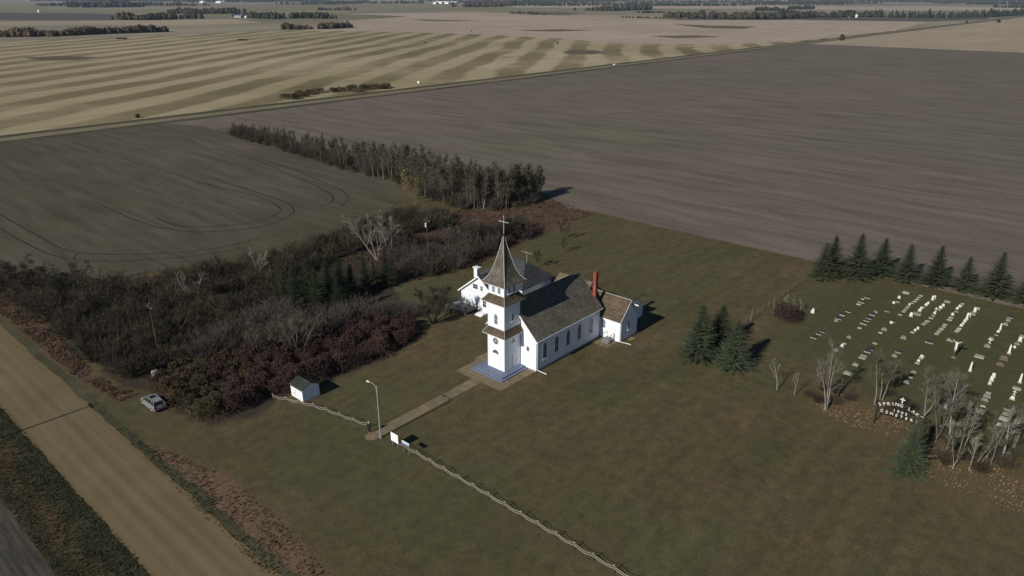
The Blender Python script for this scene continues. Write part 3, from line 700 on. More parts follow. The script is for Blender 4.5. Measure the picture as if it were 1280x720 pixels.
def rail_run(mb, a, b_, z0, z1, n):
    a = Vector(a); b_ = Vector(b_)
    for k in range(n+1):
        p = a.lerp(b_, k/n); mb.box(p.x-.035, p.x+.035, p.y-.035, p.y+.035, z0, z1)
    for z in (z0+.12, z1): mb.tube((a.x,a.y,z), (b_.x,b_.y,z), .045, .045, 4)
rail_run(dr, (82.25,83.85), (82.25,88.95), .58, 1.5, 18); rail_run(dr, (82.25,88.95), (85.3,88.95), .58, 1.5, 11); rail_run(dr, (82.25,83.85), (85.3,83.85), .58, 1.5, 11)
dr.build('railing', M['deckwood'], HO)
MB().box(83.9,85.38,81.2,82.8,.05,.35).box(83.5,83.9,81.2,82.8,.05,.2).build('step', M['trim'], HO)
an = MB().tube((95.2,80.6,6.2),(95.2,80.6,9.6),.05,.04,5); an.tube((95.2,79.2,9.3),(95.2,82.0,9.3),.035,.035,4)
for k in range(5): an.tube((94.8,79.4+k*.6,9.3),(95.6,79.4+k*.6,9.3),.025,.025,4)
an.build('antenna', M['cap'], HO)
# garage beyond
GA = empty('garage', (101, 72.5, 0)); tag(GA, 'low white outbuilding with tan shingled roof just beyond the nave ridge', 'garage')
gable_wall(97.6, 103, 69.5, 76.5, .1, 2.7, 4.8, 'y').build('wall', M['white'], GA, fix=True)
slab_roof(97.6, 103, 69.5, 76.5, 2.7, 4.8, .35, .3, .12, 'y').build('roof', M['shingle_tan'], GA, fix=True)
door(GA, (97.6, 74.5, .1), (0,-1,0), .95, 2.05)
# shed
SH = empty('shed', (47, 81.4, 0)); tag(SH, 'small white shed with dark low roof at the left end of the white rail fence', 'shed')
gable_wall(46.2, 48.95, 80.0, 82.9, .05, 1.95, 2.6, 'y').build('wall', M['white'], SH, fix=True)
slab_roof(46.2, 48.95, 80.0, 82.9, 1.95, 2.6, .18, .15, .09, 'y').build('roof', M['shed_roof'], SH, fix=True)
door(SH, (46.2, 82.2, .08), (0,-1,0), .75, 1.7)

# ------------------------------------------------------------------ white pipe fence
def pipe_fence(name, pts, label):
    FE = empty(name, (*pts[0], 0)); tag(FE, label, 'fence')
    for x, y in pts:
        p_ = MB().tube((x,y,0),(x,y,.95),.05,.05,6,caps=True).build('post', M['post'], FE)
        MB().tube((x,y,.95),(x,y,1.06),.055,.03,6,caps=True).build('post_cap', M['pipe'], p_)
    for z in (.93, .66):
        mb = MB()
        for a, b_ in zip(pts[:-1], pts[1:]):
            q = []
            for k in range(9):
                u_ = k/8; q.append((a[0]+(b_[0]-a[0])*u_-.07, a[1]+(b_[1]-a[1])*u_, z-.20*4*u_*(1-u_)*(1+.3*noise.noise(Vector((a[1], z, 0))))))
            mb.path(q, [.024]*9, 5)
        mb.build('rail', M['pipe'], FE)
pipe_fence('pipe_fence', [(48.05,67.93),(47.58,70.28),(47.1,72.69),(46.66,75.1),(46.1,77.4),(45.4,79.6),(44.6,81.7),(43.8,83.8)], 'short drooping white pipe fence curving from the walk past the front of the shed')
pipe_fence('pipe_fence', [(48.17, 63.1-2.42*k+.05*math.sin(k*2.1)) for k in range(27)], 'long drooping white pipe fence running from the sign to the bottom edge')

# lamp post
LP = empty('street_lamp', (47.85, 65.0, 0)); tag(LP, 'tall grey street lamp with curved arm beside the start of the walk', 'street lamp')
MB().tube((47.85,65.0,0),(47.85,65.0,.35),.16,.14,8,caps=True).tube((47.85,65,.3),(47.85,65,7.7),.1,.06,8,caps=True).build('pole', M['galv'], LP)
am = MB().path([(47.85,65.0,7.0),(47.85,65.25,7.55),(47.85,65.75,7.75),(47.85,66.4,7.7)], [.05,.045,.04,.04], 6).tube((47.85,65,6.7),(47.85,65,7.3),.11,.1,8); am.build('arm', M['galv'], LP)
MB().rings([[(47.85+.14*math.cos(q)*s_, 66.4+d_+0*q, 7.68+.08*math.sin(q)*s_) for q in [k*math.pi/4 for k in range(8)]] for d_, s_ in ((0,.5),(.15,1),(.5,1),(.65,.4))]).build('lamp_head', M['marble_white'], LP)

# signs
SG = empty('sign_board', (47.7, 61.9, 0)); tag(SG, 'square white sign board on two posts in front of the pipe fence', 'sign')
MB().box(47.68, 47.74, 61.23, 62.62, .83, 2.05).build('panel', M['sign_white'], SG)
for y in (61.4, 62.45): MB().box(47.742, 47.82, y-.035, y+.035, 0, 1.95).build('post', M['deckwood'], SG)
ln = MB()
for k, wd in enumerate((1.0, 1.2, .7, 1.1, 1.0, .8)): ln.add([(47.676, 61.92+wd/2, 1.88-k*.17), (47.676, 61.92-wd/2, 1.88-k*.17), (47.676, 61.92-wd/2, 1.83-k*.17), (47.676, 61.92+wd/2, 1.83-k*.17)], [(0,1,2,3)])
ln.build('faint_lines', M['ink'], SG)
SB = empty('narrow_sign', (47.65, 59.75, 0)); tag(SB, 'narrow blue and white board on posts in the fence line right of the square sign', 'sign')
MB().box(47.63, 47.69, 59.1, 60.42, 1.45, 1.7).build('panel', M['sign_blue'], SB)
MB().box(47.58, 47.76, 59.08, 60.44, 1.7, 1.76).build('top_board', M['sign_white'], SB)
for y in (59.25, 60.27): MB().box(47.691, 47.75, y-.03, y+.03, 0, 1.7).build('post', M['deckwood'], SB)

# ------------------------------------------------------------------ cemetery gate arch
gp0 = at(1091, 530); GW = 5.6
GT = empty('cemetery_gate', (gp0.x, gp0.y, 0)); tag(GT, 'dark arched cemetery gate reading SPRING LAKE 1905 CEMETERY with a white cross on top', 'gate')
gx = gp0.x
for y_ in (gp0.y, gp0.y-GW):
    for dx in (0, .55):
        MB().box(gx+dx-.07, gx+dx+.07, y_-.07, y_+.07, 0, 3.15).build('post', M['pole_wood'], GT)
br_ = MB()
for y_ in (gp0.y, gp0.y-GW):
    for z in (.6, 1.8, 3.0): br_.box(gx+.071, gx+.479, y_-.04, y_+.04, z-.05, z+.05)
br_.build('brace', M['pole_wood'], GT)
bw = MB(); am_ = MB(); K = 16
def arc_z(u_): return 3.05 + .95*math.sin(math.pi*u_)
for off in (-.38, .36):
    pts = [(gx-.02, gp0.y-GW*k/K, arc_z(k/K)+off) for k in range(K+1)]
    am_.path(pts, [.045]*(K+1), 5)
am_.path([(gx-.02, gp0.y, 2.35), (gx-.02, gp0.y-GW, 2.35)], [.05,.05], 5)
for k in range(1, K, 2): am_.tube((gx-.02, gp0.y-GW*k/K, 2.35), (gx-.02, gp0.y-GW*k/K, arc_z(k/K)-.38), .02, .02, 4)
am_.build('arch_frame', M['dark'], GT)
def letter_mesh(ch, size, c, tilt):
    cu = bpy.data.curves.new('letter', 'FONT'); cu.body = ch; cu.size = size; cu.extrude = .02; cu.offset = .004; cu.align_x = 'CENTER'; cu.align_y = 'CENTER'
    o = bpy.data.objects.new('letter', cu); COL.objects.link(o); dg = bpy.context.evaluated_depsgraph_get(); me = o.evaluated_get(dg).to_mesh()
    # local x -> -Y, local y -> Z, facing -X
    vs = []
    for v in me.vertices:
        x = v.co.x*math.cos(tilt)-v.co.y*math.sin(tilt); y = v.co.x*math.sin(tilt)+v.co.y*math.cos(tilt)
        vs.append((c[0]-v.co.z, c[1]-x, c[2]+y))
    fs = [tuple(p.vertices) for p in me.polygons]; o.evaluated_get(dg).to_mesh_clear(); bpy.data.objects.remove(o); bpy.data.curves.remove(cu); return vs, fs
L1 = MB(); word = 'SPRING LAKE'
for k, ch in enumerate(word):
    if ch == ' ': L1.build('lettering', M['marble_white'], GT); L1 = MB(); continue
    u_ = .06+.88*k/(len(word)-1); L1.add(*letter_mesh(ch, .62, (gx-.1, gp0.y-GW*u_, arc_z(u_)), math.atan2(.95*math.pi*math.cos(math.pi*u_), GW)))
L1.build('lettering', M['marble_white'], GT)
L2 = MB()
for k, ch in enumerate('1905'): L2.add(*letter_mesh(ch, .54, (gx-.1, gp0.y-GW*(.38+.085*k), 3.02), 0))
L2.build('lettering', M['marble_white'], GT)
L3 = MB()
for k, ch in enumerate('CEMETERY'): L3.add(*letter_mesh(ch, .56, (gx-.1, gp0.y-GW*(.13+.74*k/7), 2.42), 0))
L3.build('lettering', M['marble_white'], GT)
cy_ = gp0.y-GW*.5
MB().box(gx-.06, gx, cy_-.07, cy_+.07, 4.35, 5.15).box(gx-.062, gx+.002, cy_-.3, cy_-.071, 4.78, 4.92).box(gx-.062, gx+.002, cy_+.071, cy_+.3, 4.78, 4.92).build('cross', M['marble_white'], GT)

# ------------------------------------------------------------------ crucifix with white corpus
cb0 = at(1192, 447); hh = 3.7
CX = empty('crucifix', (cb0.x, cb0.y, 0)); tag(CX, 'dark wooden crucifix with white figure in the middle of the cemetery', 'crucifix')
MB().box(cb0.x-.09, cb0.x+.09, cb0.y-.1, cb0.y+.1, 0, hh).box(cb0.x-.08, cb0.x+.08, cb0.y-1.0, cb0.y-.101, hh-.95, hh-.76).box(cb0.x-.08, cb0.x+.08, cb0.y+.101, cb0.y+1.0, hh-.95, hh-.76).build('cross_beam', M['pole_wood'], CX)
MB().box(cb0.x-.28, cb0.x+.28, cb0.y-.3, cb0.y+.3, 0, .16).build('plinth', M['granite_grey'], CX)

def skin(name, pts, edges, radii, mat, parent, sub=2, root=0):
    me = bpy.data.meshes.new(name); me.from_pydata(pts, edges, []); o = bpy.data.objects.new(name, me); COL.objects.link(o)
    md = o.modifiers.new('s', 'SKIN'); md.use_smooth_shade = True
    for i, r_ in enumerate(radii):
        sv = me.skin_vertices[0].data[i]; sv.radius = r_ if isinstance(r_, tuple) else (r_, r_); sv.use_root = (i == root)
    md2 = o.modifiers.new('b', 'SUBSURF'); md2.levels = sub; md2.render_levels = sub
    dg = bpy.context.evaluated_depsgraph_get(); m2 = bpy.data.meshes.new_from_object(o.evaluated_get(dg)); bpy.data.objects.remove(o)
    m2.materials.clear(); m2.materials.append(mat); m2.polygons.foreach_set('use_smooth', [True]*len(m2.polygons))
    o2 = bpy.data.objects.new(name, m2); COL.objects.link(o2)
    if parent: o2.parent = parent
    return o2
bz = hh-2.55; x_ = -.2
cpz = [(x_,0,bz+.95),(x_,0,bz+1.2),(x_,0,bz+1.45),(x_-.03,0,bz+1.6),(x_-.08,0,bz+1.75),(x_,.17,bz+1.52),(x_+.03,.40,bz+1.68),(x_+.08,.62,bz+1.86),(x_,-.17,bz+1.52),(x_+.03,-.40,bz+1.68),(x_+.08,-.62,bz+1.86),
       (x_,.1,bz+.85),(x_-.08,.09,bz+.5),(x_+.04,.04,bz+.05),(x_,-.1,bz+.85),(x_-.08,-.09,bz+.5),(x_+.04,-.04,bz+.05)]
ce = [(0,1),(1,2),(2,3),(3,4),(2,5),(5,6),(6,7),(2,8),(8,9),(9,10),(0,11),(11,12),(12,13),(0,14),(14,15),(15,16)]
crad = [.16,.14,.17,.06,.12,.065,.045,.035,.065,.045,.035,.10,.075,.05,.10,.075,.05]
skin('figure', cpz, ce, crad, M['marble_white'], CX)

# ------------------------------------------------------------------ person on the walk
pb = at(462.3, 541.5); PR = empty('person', (pb.x, pb.y, .05), R(200)); tag(PR, 'person in black clothes and pale cap standing on the walk holding a controller', 'person')
cloth = simple('black_cloth', (.012,.012,.014), .3, 9, .9); trou = simple('dark_trousers', (.02,.017,.016), .3, 9, .9); skn = simple('skin', (.42,.26,.19), .08, 6, .6); shoe = simple('tan_shoes', (.22,.11,.05), .2, 9, .7); capm = simple('grey_cap', (.45,.47,.5), .1, 9, .8)
# local frame: faces +X
bp = [(0,0,.93),(0,0,1.15),(0,0,1.38),(.01,0,1.47),(.03,0,1.58),(.03,0,1.66)]
be = [(0,1),(1,2),(2,3),(3,4),(4,5)]; brd = [.13,.12,.13,.055,.088,.08]
def limb(pts, rad, start):
    i0 = len(bp)
    for k, (p_, r_) in enumerate(zip(pts, rad)): bp.append(p_); brd.append(r_); be.append((start if k == 0 else i0+k-1, i0+k))
    return len(bp)-1
for s in (1, -1):
    hd = limb([(0,s*.19,1.38),(.03,s*.24,1.12),(.24,s*.13,1.06),(.31,s*.10,1.07)], [.055,.045,.034,.03], 2)
    for k in range(4): limb([(.345,s*(.075+.022*k),1.085-.006*abs(k-1.5)),(.375,s*(.065+.022*k),1.06),(.365,s*(.055+.022*k),1.035)], [.010,.009,.008], hd)
    limb([(.325,s*.065,1.09),(.345,s*.045,1.105)], [.012,.010], hd)
    limb([(.0,s*.10,.86),(.015,s*.11,.48),(-.01,s*.12,.09),(.10,s*.13,.04)], [.09,.06,.042,.035], 0)
skin('body', bp, be, brd, skn, PR, 1)
fc = MB()
for s in (1,-1): fc.rings([[(.112+.008*q_, s*.034+.011*math.cos(a_)*r_, 1.60+.008*math.sin(a_)*r_) for a_ in [k*math.pi/3 for k in range(6)]] for q_, r_ in ((0,1),(1,.5))])
fe = fc.build('eyes', M['dark'], None); fe.parent = PR
nm = MB().add([(.11,-.015,1.565),(.11,.015,1.565),(.142,0,1.57),(.112,0,1.60)],[(0,1,2),(1,3,2),(3,0,2),(0,3,1)]).tube((.105,-.024,1.535),(.105,.024,1.535),.006,.006,4); nm.build('nose_and_mouth', skn, None).parent = PR
jp = [(0,0,.90),(0,0,1.15),(0,0,1.36),(.0,0,1.45)]; je = [(0,1),(1,2),(2,3)]; jr = [.165,.15,.16,.08]
for s in (1,-1):
    i0 = len(jp); jp += [(0,s*.19,1.38),(.03,s*.25,1.12),(.22,s*.14,1.06)]; jr += [.08,.066,.052]; je += [(2,i0),(i0,i0+1),(i0+1,i0+2)]
skin('jacket', jp, je, jr, cloth, PR, 2)
tp = [(0,0,.93)]; te = []; tr_ = [.15]
for s in (1,-1):
    i0 = len(tp); tp += [(.0,s*.10,.85),(.015,s*.11,.48),(-.01,s*.12,.12)]; tr_ += [.11,.082,.065]; te += [(0,i0),(i0,i0+1),(i0+1,i0+2)]
skin('trousers', tp, te, tr_, trou, PR, 2)
for s in (1,-1): skin('shoe', [(-.06,s*.12,.045),(.05,s*.125,.05),(.17,s*.13,.04)], [(0,1),(1,2)], [.045,.05,.038], shoe, PR, 1)
cpm = MB().rings([[(.03+.105*r_*math.cos(a_), .095*r_*math.sin(a_), z_) for a_ in [k*math.pi/5 for k in range(10)]] for r_, z_ in ((1,1.63),(1,1.69),(.8,1.74),(.3,1.765))]).box(.1,.21,-.07,.07,1.635,1.65)
cpm.build('cap', capm, None).parent = PR
RC = MB().box(-.04,.07,-.14,.14,-.02,.02).tube((.0,.08,.02),(.0,.08,.05),.012,.015,6).tube((.0,-.08,.02),(.0,-.08,.05),.012,.015,6).box(.07,.085,-.08,.08,-.015,.09)
ro = RC.build('controller', M['dark'], None); hw = Matrix.Rotation(R(200), 4, 'Z') @ Vector((.36,0,1.07)); ro.location = PR.location+hw; ro.rotation_euler.z = R(200)
tag(ro, 'small dark hand controller held by the person on the walk', 'controller')

# ------------------------------------------------------------------ car
CA = empty('parked_car', (31.9, 94.85, .0), R(90)); tag(CA, 'silver station wagon parked on the grass by the gravel road', 'car')
paint = simple('silver_paint', (.20,.205,.195), .05, 2, .3, .5); carglass = simple('car_glass', (.012,.014,.02), .2, 2, .06, .6); rub = simple('tyre_rubber', (.02,.02,.02), .2, 9, .8)
# local: +X = front, length 4.5
def loft(secs, name, mat, parent):           # secs: x, half-width bottom, half-width top, z0, z1, belly
    mb = MB(); rr = []
    for x, wb, wt, z0, z1 in secs:
        rr.append([(x,-wb,z0),(x,-wb*1.02,(z0*2+z1)/3),(x,-wt,z1-.06),(x,-wt+.07,z1),(x,wt-.07,z1),(x,wt,z1-.06),(x,wb*1.02,(z0*2+z1)/3),(x,wb,z0)])
    mb.rings(rr); o = mb.build(name, mat, None, fix=True); o.parent = parent; o.location = (0,0,0); return o
loft([(-2.22,.78,.74,.38,.80),(-2.15,.85,.82,.26,.98),(-1.2,.88,.86,.22,1.0),(0,.89,.87,.22,.98),(1.0,.88,.85,.22,.96),(1.75,.86,.78,.24,.86),(2.18,.76,.66,.3,.72),(2.27,.66,.56,.38,.62)], 'body', paint, CA)
cab = loft([(-2.13,.74,.70,.96,1.0),(-1.85,.76,.60,.96,1.50),(-.3,.78,.62,.96,1.56),(.45,.78,.60,.96,1.50),(1.25,.74,.66,.93,.97)], 'cabin', carglass, CA)
rf_ = MB().rings([[(x,-w_,z),(x,-w_,z+.04),(x,w_,z+.04),(x,w_,z)] for x, w_, z in ((-1.95,.60,1.47),(-1.7,.62,1.52),(-.3,.63,1.565),(.42,.60,1.515))]); o = rf_.build('roof', paint, None, fix=True); o.parent = CA
plr = MB()
for s in (1,-1):
    plr.tube((-1.9,s*.61,1.48),(-2.17,s*.76,.97),.06,.06,5).tube((.43,s*.60,1.5),(1.22,s*.74,.97),.045,.045,5).tube((-.35,s*.625,1.54),(-.35,s*.79,.97),.045,.045,5).tube((-1.3,s*.625,1.53),(-1.3,s*.79,.97),.04,.04,5)
    plr.tube((-1.8,s*.5,1.6),(0.2,s*.5,1.62),.025,.025,5)
o = plr.build('pillars', paint, None); o.parent = CA
MB().box(-.7,.1,-.4,.4,1.607,1.612).build('sunroof', carglass, None).parent = CA
for x in (-1.38, 1.4):
    for s in (1,-1):
        wm = MB().tube((x,s*.70,.32),(x,s*.905,.32),.32,.32,14,caps=True).build('wheel', rub, None); wm.parent = CA
        MB().tube((x,s*.905,.32),(x,s*.925,.32),.19,.17,10,caps=True).build('rim', M['cap'], None).parent = wm
for s in (1,-1):
    MB().box(-2.235,-2.19,s*.72-.08,s*.72+.08,.62,.9).build('tail_light', M['brick_red'], None).parent = CA
    MB().box(2.19,2.255,s*.58-.1,s*.58+.1,.56,.68).build('headlight', M['sign_white'], None).parent = CA
    MB().box(.85,.97,s*.93-.08,s*.93+.08,.98,1.1).build('mirror', paint, None).parent = CA
MB().box(-2.3,-2.225,-.74,.74,.38,.56).build('bumper', M['granite_grey'], None).parent = CA
MB().box(-2.245,-2.232,-.25,.25,.64,.76).build('licence_plate', M['sign_white'], None).parent = CA

# pale tank at the corner of the bushes
tk = at(195, 471); TK = MB()
TK.rings([[(tk.x+.55*r_*math.cos(a_), tk.y+.55*r_*math.sin(a_), z_) for a_ in [k*math.pi/6 for k in range(12)]] for r_, z_ in ((1,0),(1,.9),(.85,1.05),(.3,1.15))])
tag(TK.build('water_tank', M['marble'], loc=(tk.x,tk.y,0)), 'small pale tank at the left corner of the rust coloured bushes', 'tank')

# ------------------------------------------------------------------ utility poles
def upole(x, y, h, label, trans=False):
    U = empty('utility_pole', (x, y, 0)); tag(U, label, 'utility pole')
    MB().tube((x,y,0),(x,y,h),.16,.11,8,caps=True).build('pole', M['pole_wood'], U)
    MB().box(x-.06,x+.06,y-.9,y+.9,h-.65,h-.53).build('crossarm', M['pole_wood'], U)
    for d_ in (-.8, 0, .8): MB().tube((x,y+d_,h-.53 if d_ else h),(x,y+d_,h-.35 if d_ else h+.18),.05,.035,6,caps=True).build('insulator', M['cap'], U)
    if trans: MB().tube((x-.32,y,h-1.9),(x-.32,y,h-1.0),.2,.2,10,caps=True).build('transformer', M['marble_white'], U)
upole(38.42, 107.2, 9.8, 'wooden utility pole standing among the dark bushes above the parked car')
upole(97.7, 110.5, 9.4, 'wooden utility pole with white transformer beside the rust coloured grass', True)
sp_l = at(122, 504)
upole(sp_l.x-16.2, sp_l.y+.3, 9.8, 'wooden utility pole across the road whose shadow falls over the gravel')

# ------------------------------------------------------------------ vegetation builders
def rdir(r, tilt0, tilt1, az=None):
    a = r.uniform(0, 2*math.pi) if az is None else az; t_ = r.uniform(tilt0, tilt1)
    return Vector((math.cos(a)*math.sin(t_), math.sin(a)*math.sin(t_), math.cos(t_)))
def rot_about(d, ang, az, r=None):
    a = d.orthogonal().normalized(); b_ = d.cross(a)
    return (d*math.cos(ang) + (a*math.cos(az)+b_*math.sin(az))*math.sin(ang)).normalized()
def twig_quads(mb, p, d, L, w_, r, m=0):
    q = p+d*L; n = d.cross(rdir(r, 0, 3)).normalized()*w_/2
    mb.add([tuple(p-n), tuple(p+n), tuple(q+n*.4), tuple(q-n*.4)], [(0,1,2,3)], m)
    return q
def bare_tree(seed, h, r0, trunk_frac=.35, stems=1, spread=.55, n1=9, n2=6, n3=7, lean=0, narrow=1.0, tw=.03, n4=0, tilt=.28, up=.07):
    n3 = int(n3*1.5)+1; r0 = r0*.72
    r = random.Random(seed); T = MB(); C = MB()
    for sidx in range(stems):
        d = rdir(r, 0 if stems == 1 else tilt*.4, .12 if stems == 1 else tilt) ; d = (d+Vector((lean,0,0))).normalized()
        p = Vector((r.uniform(-.2,.2)*(stems > 1), r.uniform(-.2,.2)*(stems > 1), 0)); pts = [p]; hs = h*(1 if sidx == 0 else r.uniform(.7,.95))
        nseg = 9
        for k in range(nseg): d = (d+Vector((r.gauss(0,.06), r.gauss(0,.06), .03))).normalized(); p = p+d*hs/nseg; pts.append(p)
        rs = [r0*(1-.88*k/nseg)+.012 for k in range(nseg+1)]
        T.path(pts, rs, 6)
        for b1 in range(n1):
            u_ = trunk_frac+(1-trunk_frac)*(b1+r.random())/n1*.96; i = min(nseg-1, int(u_*nseg)); f = u_*nseg-i
            q = pts[i].lerp(pts[i+1], f); td = (pts[i+1]-pts[i]).normalized()
            d1 = rot_about(td, r.uniform(.45,.95)*narrow, r.uniform(0,2*math.pi)); L1_ = hs*spread*(1.15-u_)*r.uniform(.7,1.15)
            rb = min(rs[i]*.5, .05+.012*h/5); bp_ = [q]; 
            for k in range(4): d1 = (d1+Vector((r.gauss(0,.14), r.gauss(0,.14), up))).normalized(); q = q+d1*L1_/4; bp_.append(q)
            C.path(bp_, [rb, rb*.75, rb*.5, rb*.32, .012], 4)
            for b2 in range(n2):
                v = .2+.8*(b2+r.random())/n2; i2 = min(3, int(v*4)); q2 = bp_[i2].lerp(bp_[i2+1], v*4-i2)
                d2 = rot_about((bp_[i2+1]-bp_[i2]).normalized(), r.uniform(.4,.9), r.uniform(0,6.28)); d2.z += .08; d2.normalize()
                L2_ = L1_*.55*(1.2-v)*r.uniform(.7,1.2); e = q2+d2*L2_; C.tube(q2, e, max(.012, rb*.28), .008, 3)
                for b3 in range(n3):
                    q3 = q2.lerp(e, r.uniform(.15,1)); d3 = rot_about(d2, r.uniform(.3,.8), r.uniform(0,6.28)); d3.z += .2; d3.normalize()
                    L3_ = r.uniform(.35,.8)*min(1, h/7)
                    q4 = twig_quads(C, q3, d3, L3_, tw, r)
                    for b4 in range(n4): twig_quads(C, q3.lerp(q4, r.random()), rot_about(d3, r.uniform(.3,.9), r.uniform(0,6.28)), L3_*.6, tw*.8, r)
    return T, C
def add_leaves(mb, r, pts_src, n, size, m=0):
    vs = pts_src.v
    for _ in range(n):
        p = Vector(vs[r.randrange(len(vs))]); p = p+Vector((r.gauss(0,.25), r.gauss(0,.25), r.gauss(0,.2)))
        leaf(mb, p, size*r.uniform(.6,1.3), r, m)
def leaf(mb, p, s, r, m=0):
    a = rdir(r, 0, math.pi); b_ = a.cross(rdir(r, 0, math.pi))
    if b_.length < 1e-3: return
    b_.normalize(); a = a*s*.5; b_ = b_*s*.4
    mb.add([tuple(p-a), tuple(p+b_), tuple(p+a), tuple(p-b_)], [(0,1,2,3)], m)
def bare_shrub(seed, rad, h, n=90, tw=.035, sub=9):
    r = random.Random(seed); mb = MB()
    for k in range(n):
        d = rdir(r, 0, 1.15); base = Vector((r.gauss(0, rad*.22), r.gauss(0, rad*.22), 0))
        L = h*r.uniform(.75,1.12)/max(.55, d.z*1.0) * (.92 if d.z > .7 else .75); L = min(L, rad*1.15/max(.3, math.hypot(d.x, d.y)))
        p = base; seg = 3; pts = [p]
        for s in range(seg): d = (d+Vector((r.gauss(0,.14), r.gauss(0,.14), .10))).normalized(); p = p+d*L/seg; pts.append(p)
        mb.path(pts, [.03,.024,.016,.008], 3)
        for s in range(sub):
            v = r.uniform(.35,1)*seg; i = min(seg-1, int(v)); q = pts[i].lerp(pts[i+1], v-i)
            d2 = rot_about((pts[i+1]-pts[i]).normalized(), r.uniform(.25,.8), r.uniform(0,6.28)); d2.z += .15; d2.normalize()
            e = twig_quads(mb, q, d2, r.uniform(.3,.75), tw, r)
            for s2 in range(2): twig_quads(mb, q.lerp(e, r.random()), rot_about(d2, r.uniform(.3,.9), r.uniform(0,6.28)), r.uniform(.2,.45), tw*.8, r)
    return mb
def leafy_shrub(seed, rad, h, n=1500, size=.2, lobes=7):
    r = random.Random(seed); S = MB(); Lf = MB(); cs = []
    for k in range(lobes):
        a = r.uniform(0,6.28); q = rad*r.uniform(.1,.72); cs.append((Vector((q*math.cos(a), q*math.sin(a), h*r.uniform(.35,.72))), rad*r.uniform(.32,.55)))
    cs.append((Vector((0,0,h*.62)), rad*.5))
    for c, cr_ in cs:
        for j in range(3): S.path([(r.gauss(0,.15), r.gauss(0,.15), 0), tuple(c*.55+Vector((r.gauss(0,.1),r.gauss(0,.1),0))), tuple(c+rdir(r,0,1)*cr_*.7)], [.035,.022,.01], 3)
    for k in range(n):
        c, cr_ = cs[r.randrange(len(cs))]; d = rdir(r, 0, 2.0); p = c+d*cr_*(r.random()**.25)*Vector((1,1,.9)).length/1.68
        p = Vector((p.x, p.y, max(.08, p.z*1.0)))
        p += Vector((noise.noise(p*1.7+Vector((seed,0,0))), noise.noise(p*1.7+Vector((0,seed,0))), noise.noise(p*1.7+Vector((0,0,seed)))))*.25
        leaf(Lf, p, size*r.uniform(.6,1.4), r)
    for k in range(n//4):
        a = r.uniform(0,6.28); q = rad*r.uniform(.5,1.0); p = Vector((q*math.cos(a), q*math.sin(a), h*r.uniform(.03,.5))); leaf(Lf, p, size*r.uniform(.6,1.3), r)
    return S, Lf
def spruce(seed, h, rad, dens=1.0, ragged=.2):
    r = random.Random(seed); T = MB(); C = MB()
    T.path([(0,0,0),(0,0,h*.5),(0,0,h)], [.16,.1,.02], 6)
    z = .15
    while z < h*.975:
        u_ = z/h; Lm = rad*(1-u_)**1.0*r.uniform(.80,1.14); n = max(5, int((8+6*(1-u_))*dens)); off = r.uniform(0,6.28)
        for k in range(n):
            a = off+2*math.pi*k/n+r.gauss(0,.12); L = Lm*r.uniform(1-ragged*1.5, 1+ragged*.7)+.06
            droop = -.34*(1-u_)+.40*u_+r.gauss(0,.05); zz = z+r.gauss(0,.07)
            ca, sa = math.cos(a), math.sin(a); side = Vector((-sa, ca, 0))
            def P_(t_): return Vector((ca*L*t_, sa*L*t_, max(.05, zz+L*(droop*t_ + .26*t_*t_*t_))))
            C.tube(P_(0), P_(1), .03, .008, 3)
            m_ = max(3, int(L/.2))
            for j in range(m_):
                t_ = min(1, (j+.7+r.uniform(-.2,.2))/m_); q = P_(t_); wl = (.12+.30*(1-t_)+.12*L*(1-t_))*r.uniform(.7,1.25); wl = min(wl, .5)*(.35+.65*(1-u_))
                for s in (-1, 1):
                    out = Vector((ca,sa,0))*wl*.8+side*s*wl+Vector((0,0,-wl*r.uniform(.0,.35)))
                    tipw = Vector((ca,sa,0))*.085
                    C.add([tuple(q-tipw), tuple(q+tipw), tuple(q+out+tipw*.3), tuple(q+out-tipw*.3)], [(0,1,2,3)])
                    o2 = out*.5+Vector((0,0,-wl*r.uniform(.4,.8))); C.add([tuple(q-tipw*.7), tuple(q+tipw*.7), tuple(q+o2)], [(0,1,2)])
            q = P_(1); C.add([tuple(q-side*.07), tuple(q+side*.07), tuple(q+Vector((ca*.24,sa*.24,.03)))], [(0,1,2)])
        z += .40*(1.12-.5*u_)*h/9.5*r.uniform(.85,1.15)
    C.add([(-.05,0,h-.4),(.05,0,h-.4),(0,0,h+.25)], [(0,1,2)]); C.add([(0,-.05,h-.4),(0,.05,h-.4),(0,0,h+.25)], [(0,1,2)])
    return T, C
def proto(name, parts):                     # parts: [(name, mesh)] -> list kept for copies
    return (name, parts)
def place(pr, loc, rz, sc, label, cat, group=None, lean=None):
    name, parts = pr
    if len(parts) == 1:
        o = bpy.data.objects.new(name, parts[0][1]); COL.objects.link(o)
    else:
        o = bpy.data.objects.new(name, None); COL.objects.link(o); o.empty_display_size = .3
        for pn, me in parts:
            c = bpy.data.objects.new(pn, me); COL.objects.link(c); c.parent = o
    o.location = loc; o.rotation_euler = (0 if not lean else lean[0], 0 if not lean else lean[1], rz); o.scale = sc if isinstance(sc, tuple) else (sc,sc,sc)
    tag(o, label, cat, group); return o
def scatter(poly, dist, r, tries=6000, keep=None):
    xs = [p[0] for p in poly]; ys = [p[1] for p in poly]; out = []
    for _ in range(tries):
        x = r.uniform(min(xs), max(xs)); y = r.uniform(min(ys), max(ys))
        if not inside(x, y, poly): continue
        if any((x-a)**2+(y-b_)**2 < dist*dist for a, b_ in out): continue
        out.append((x, y))
    return out

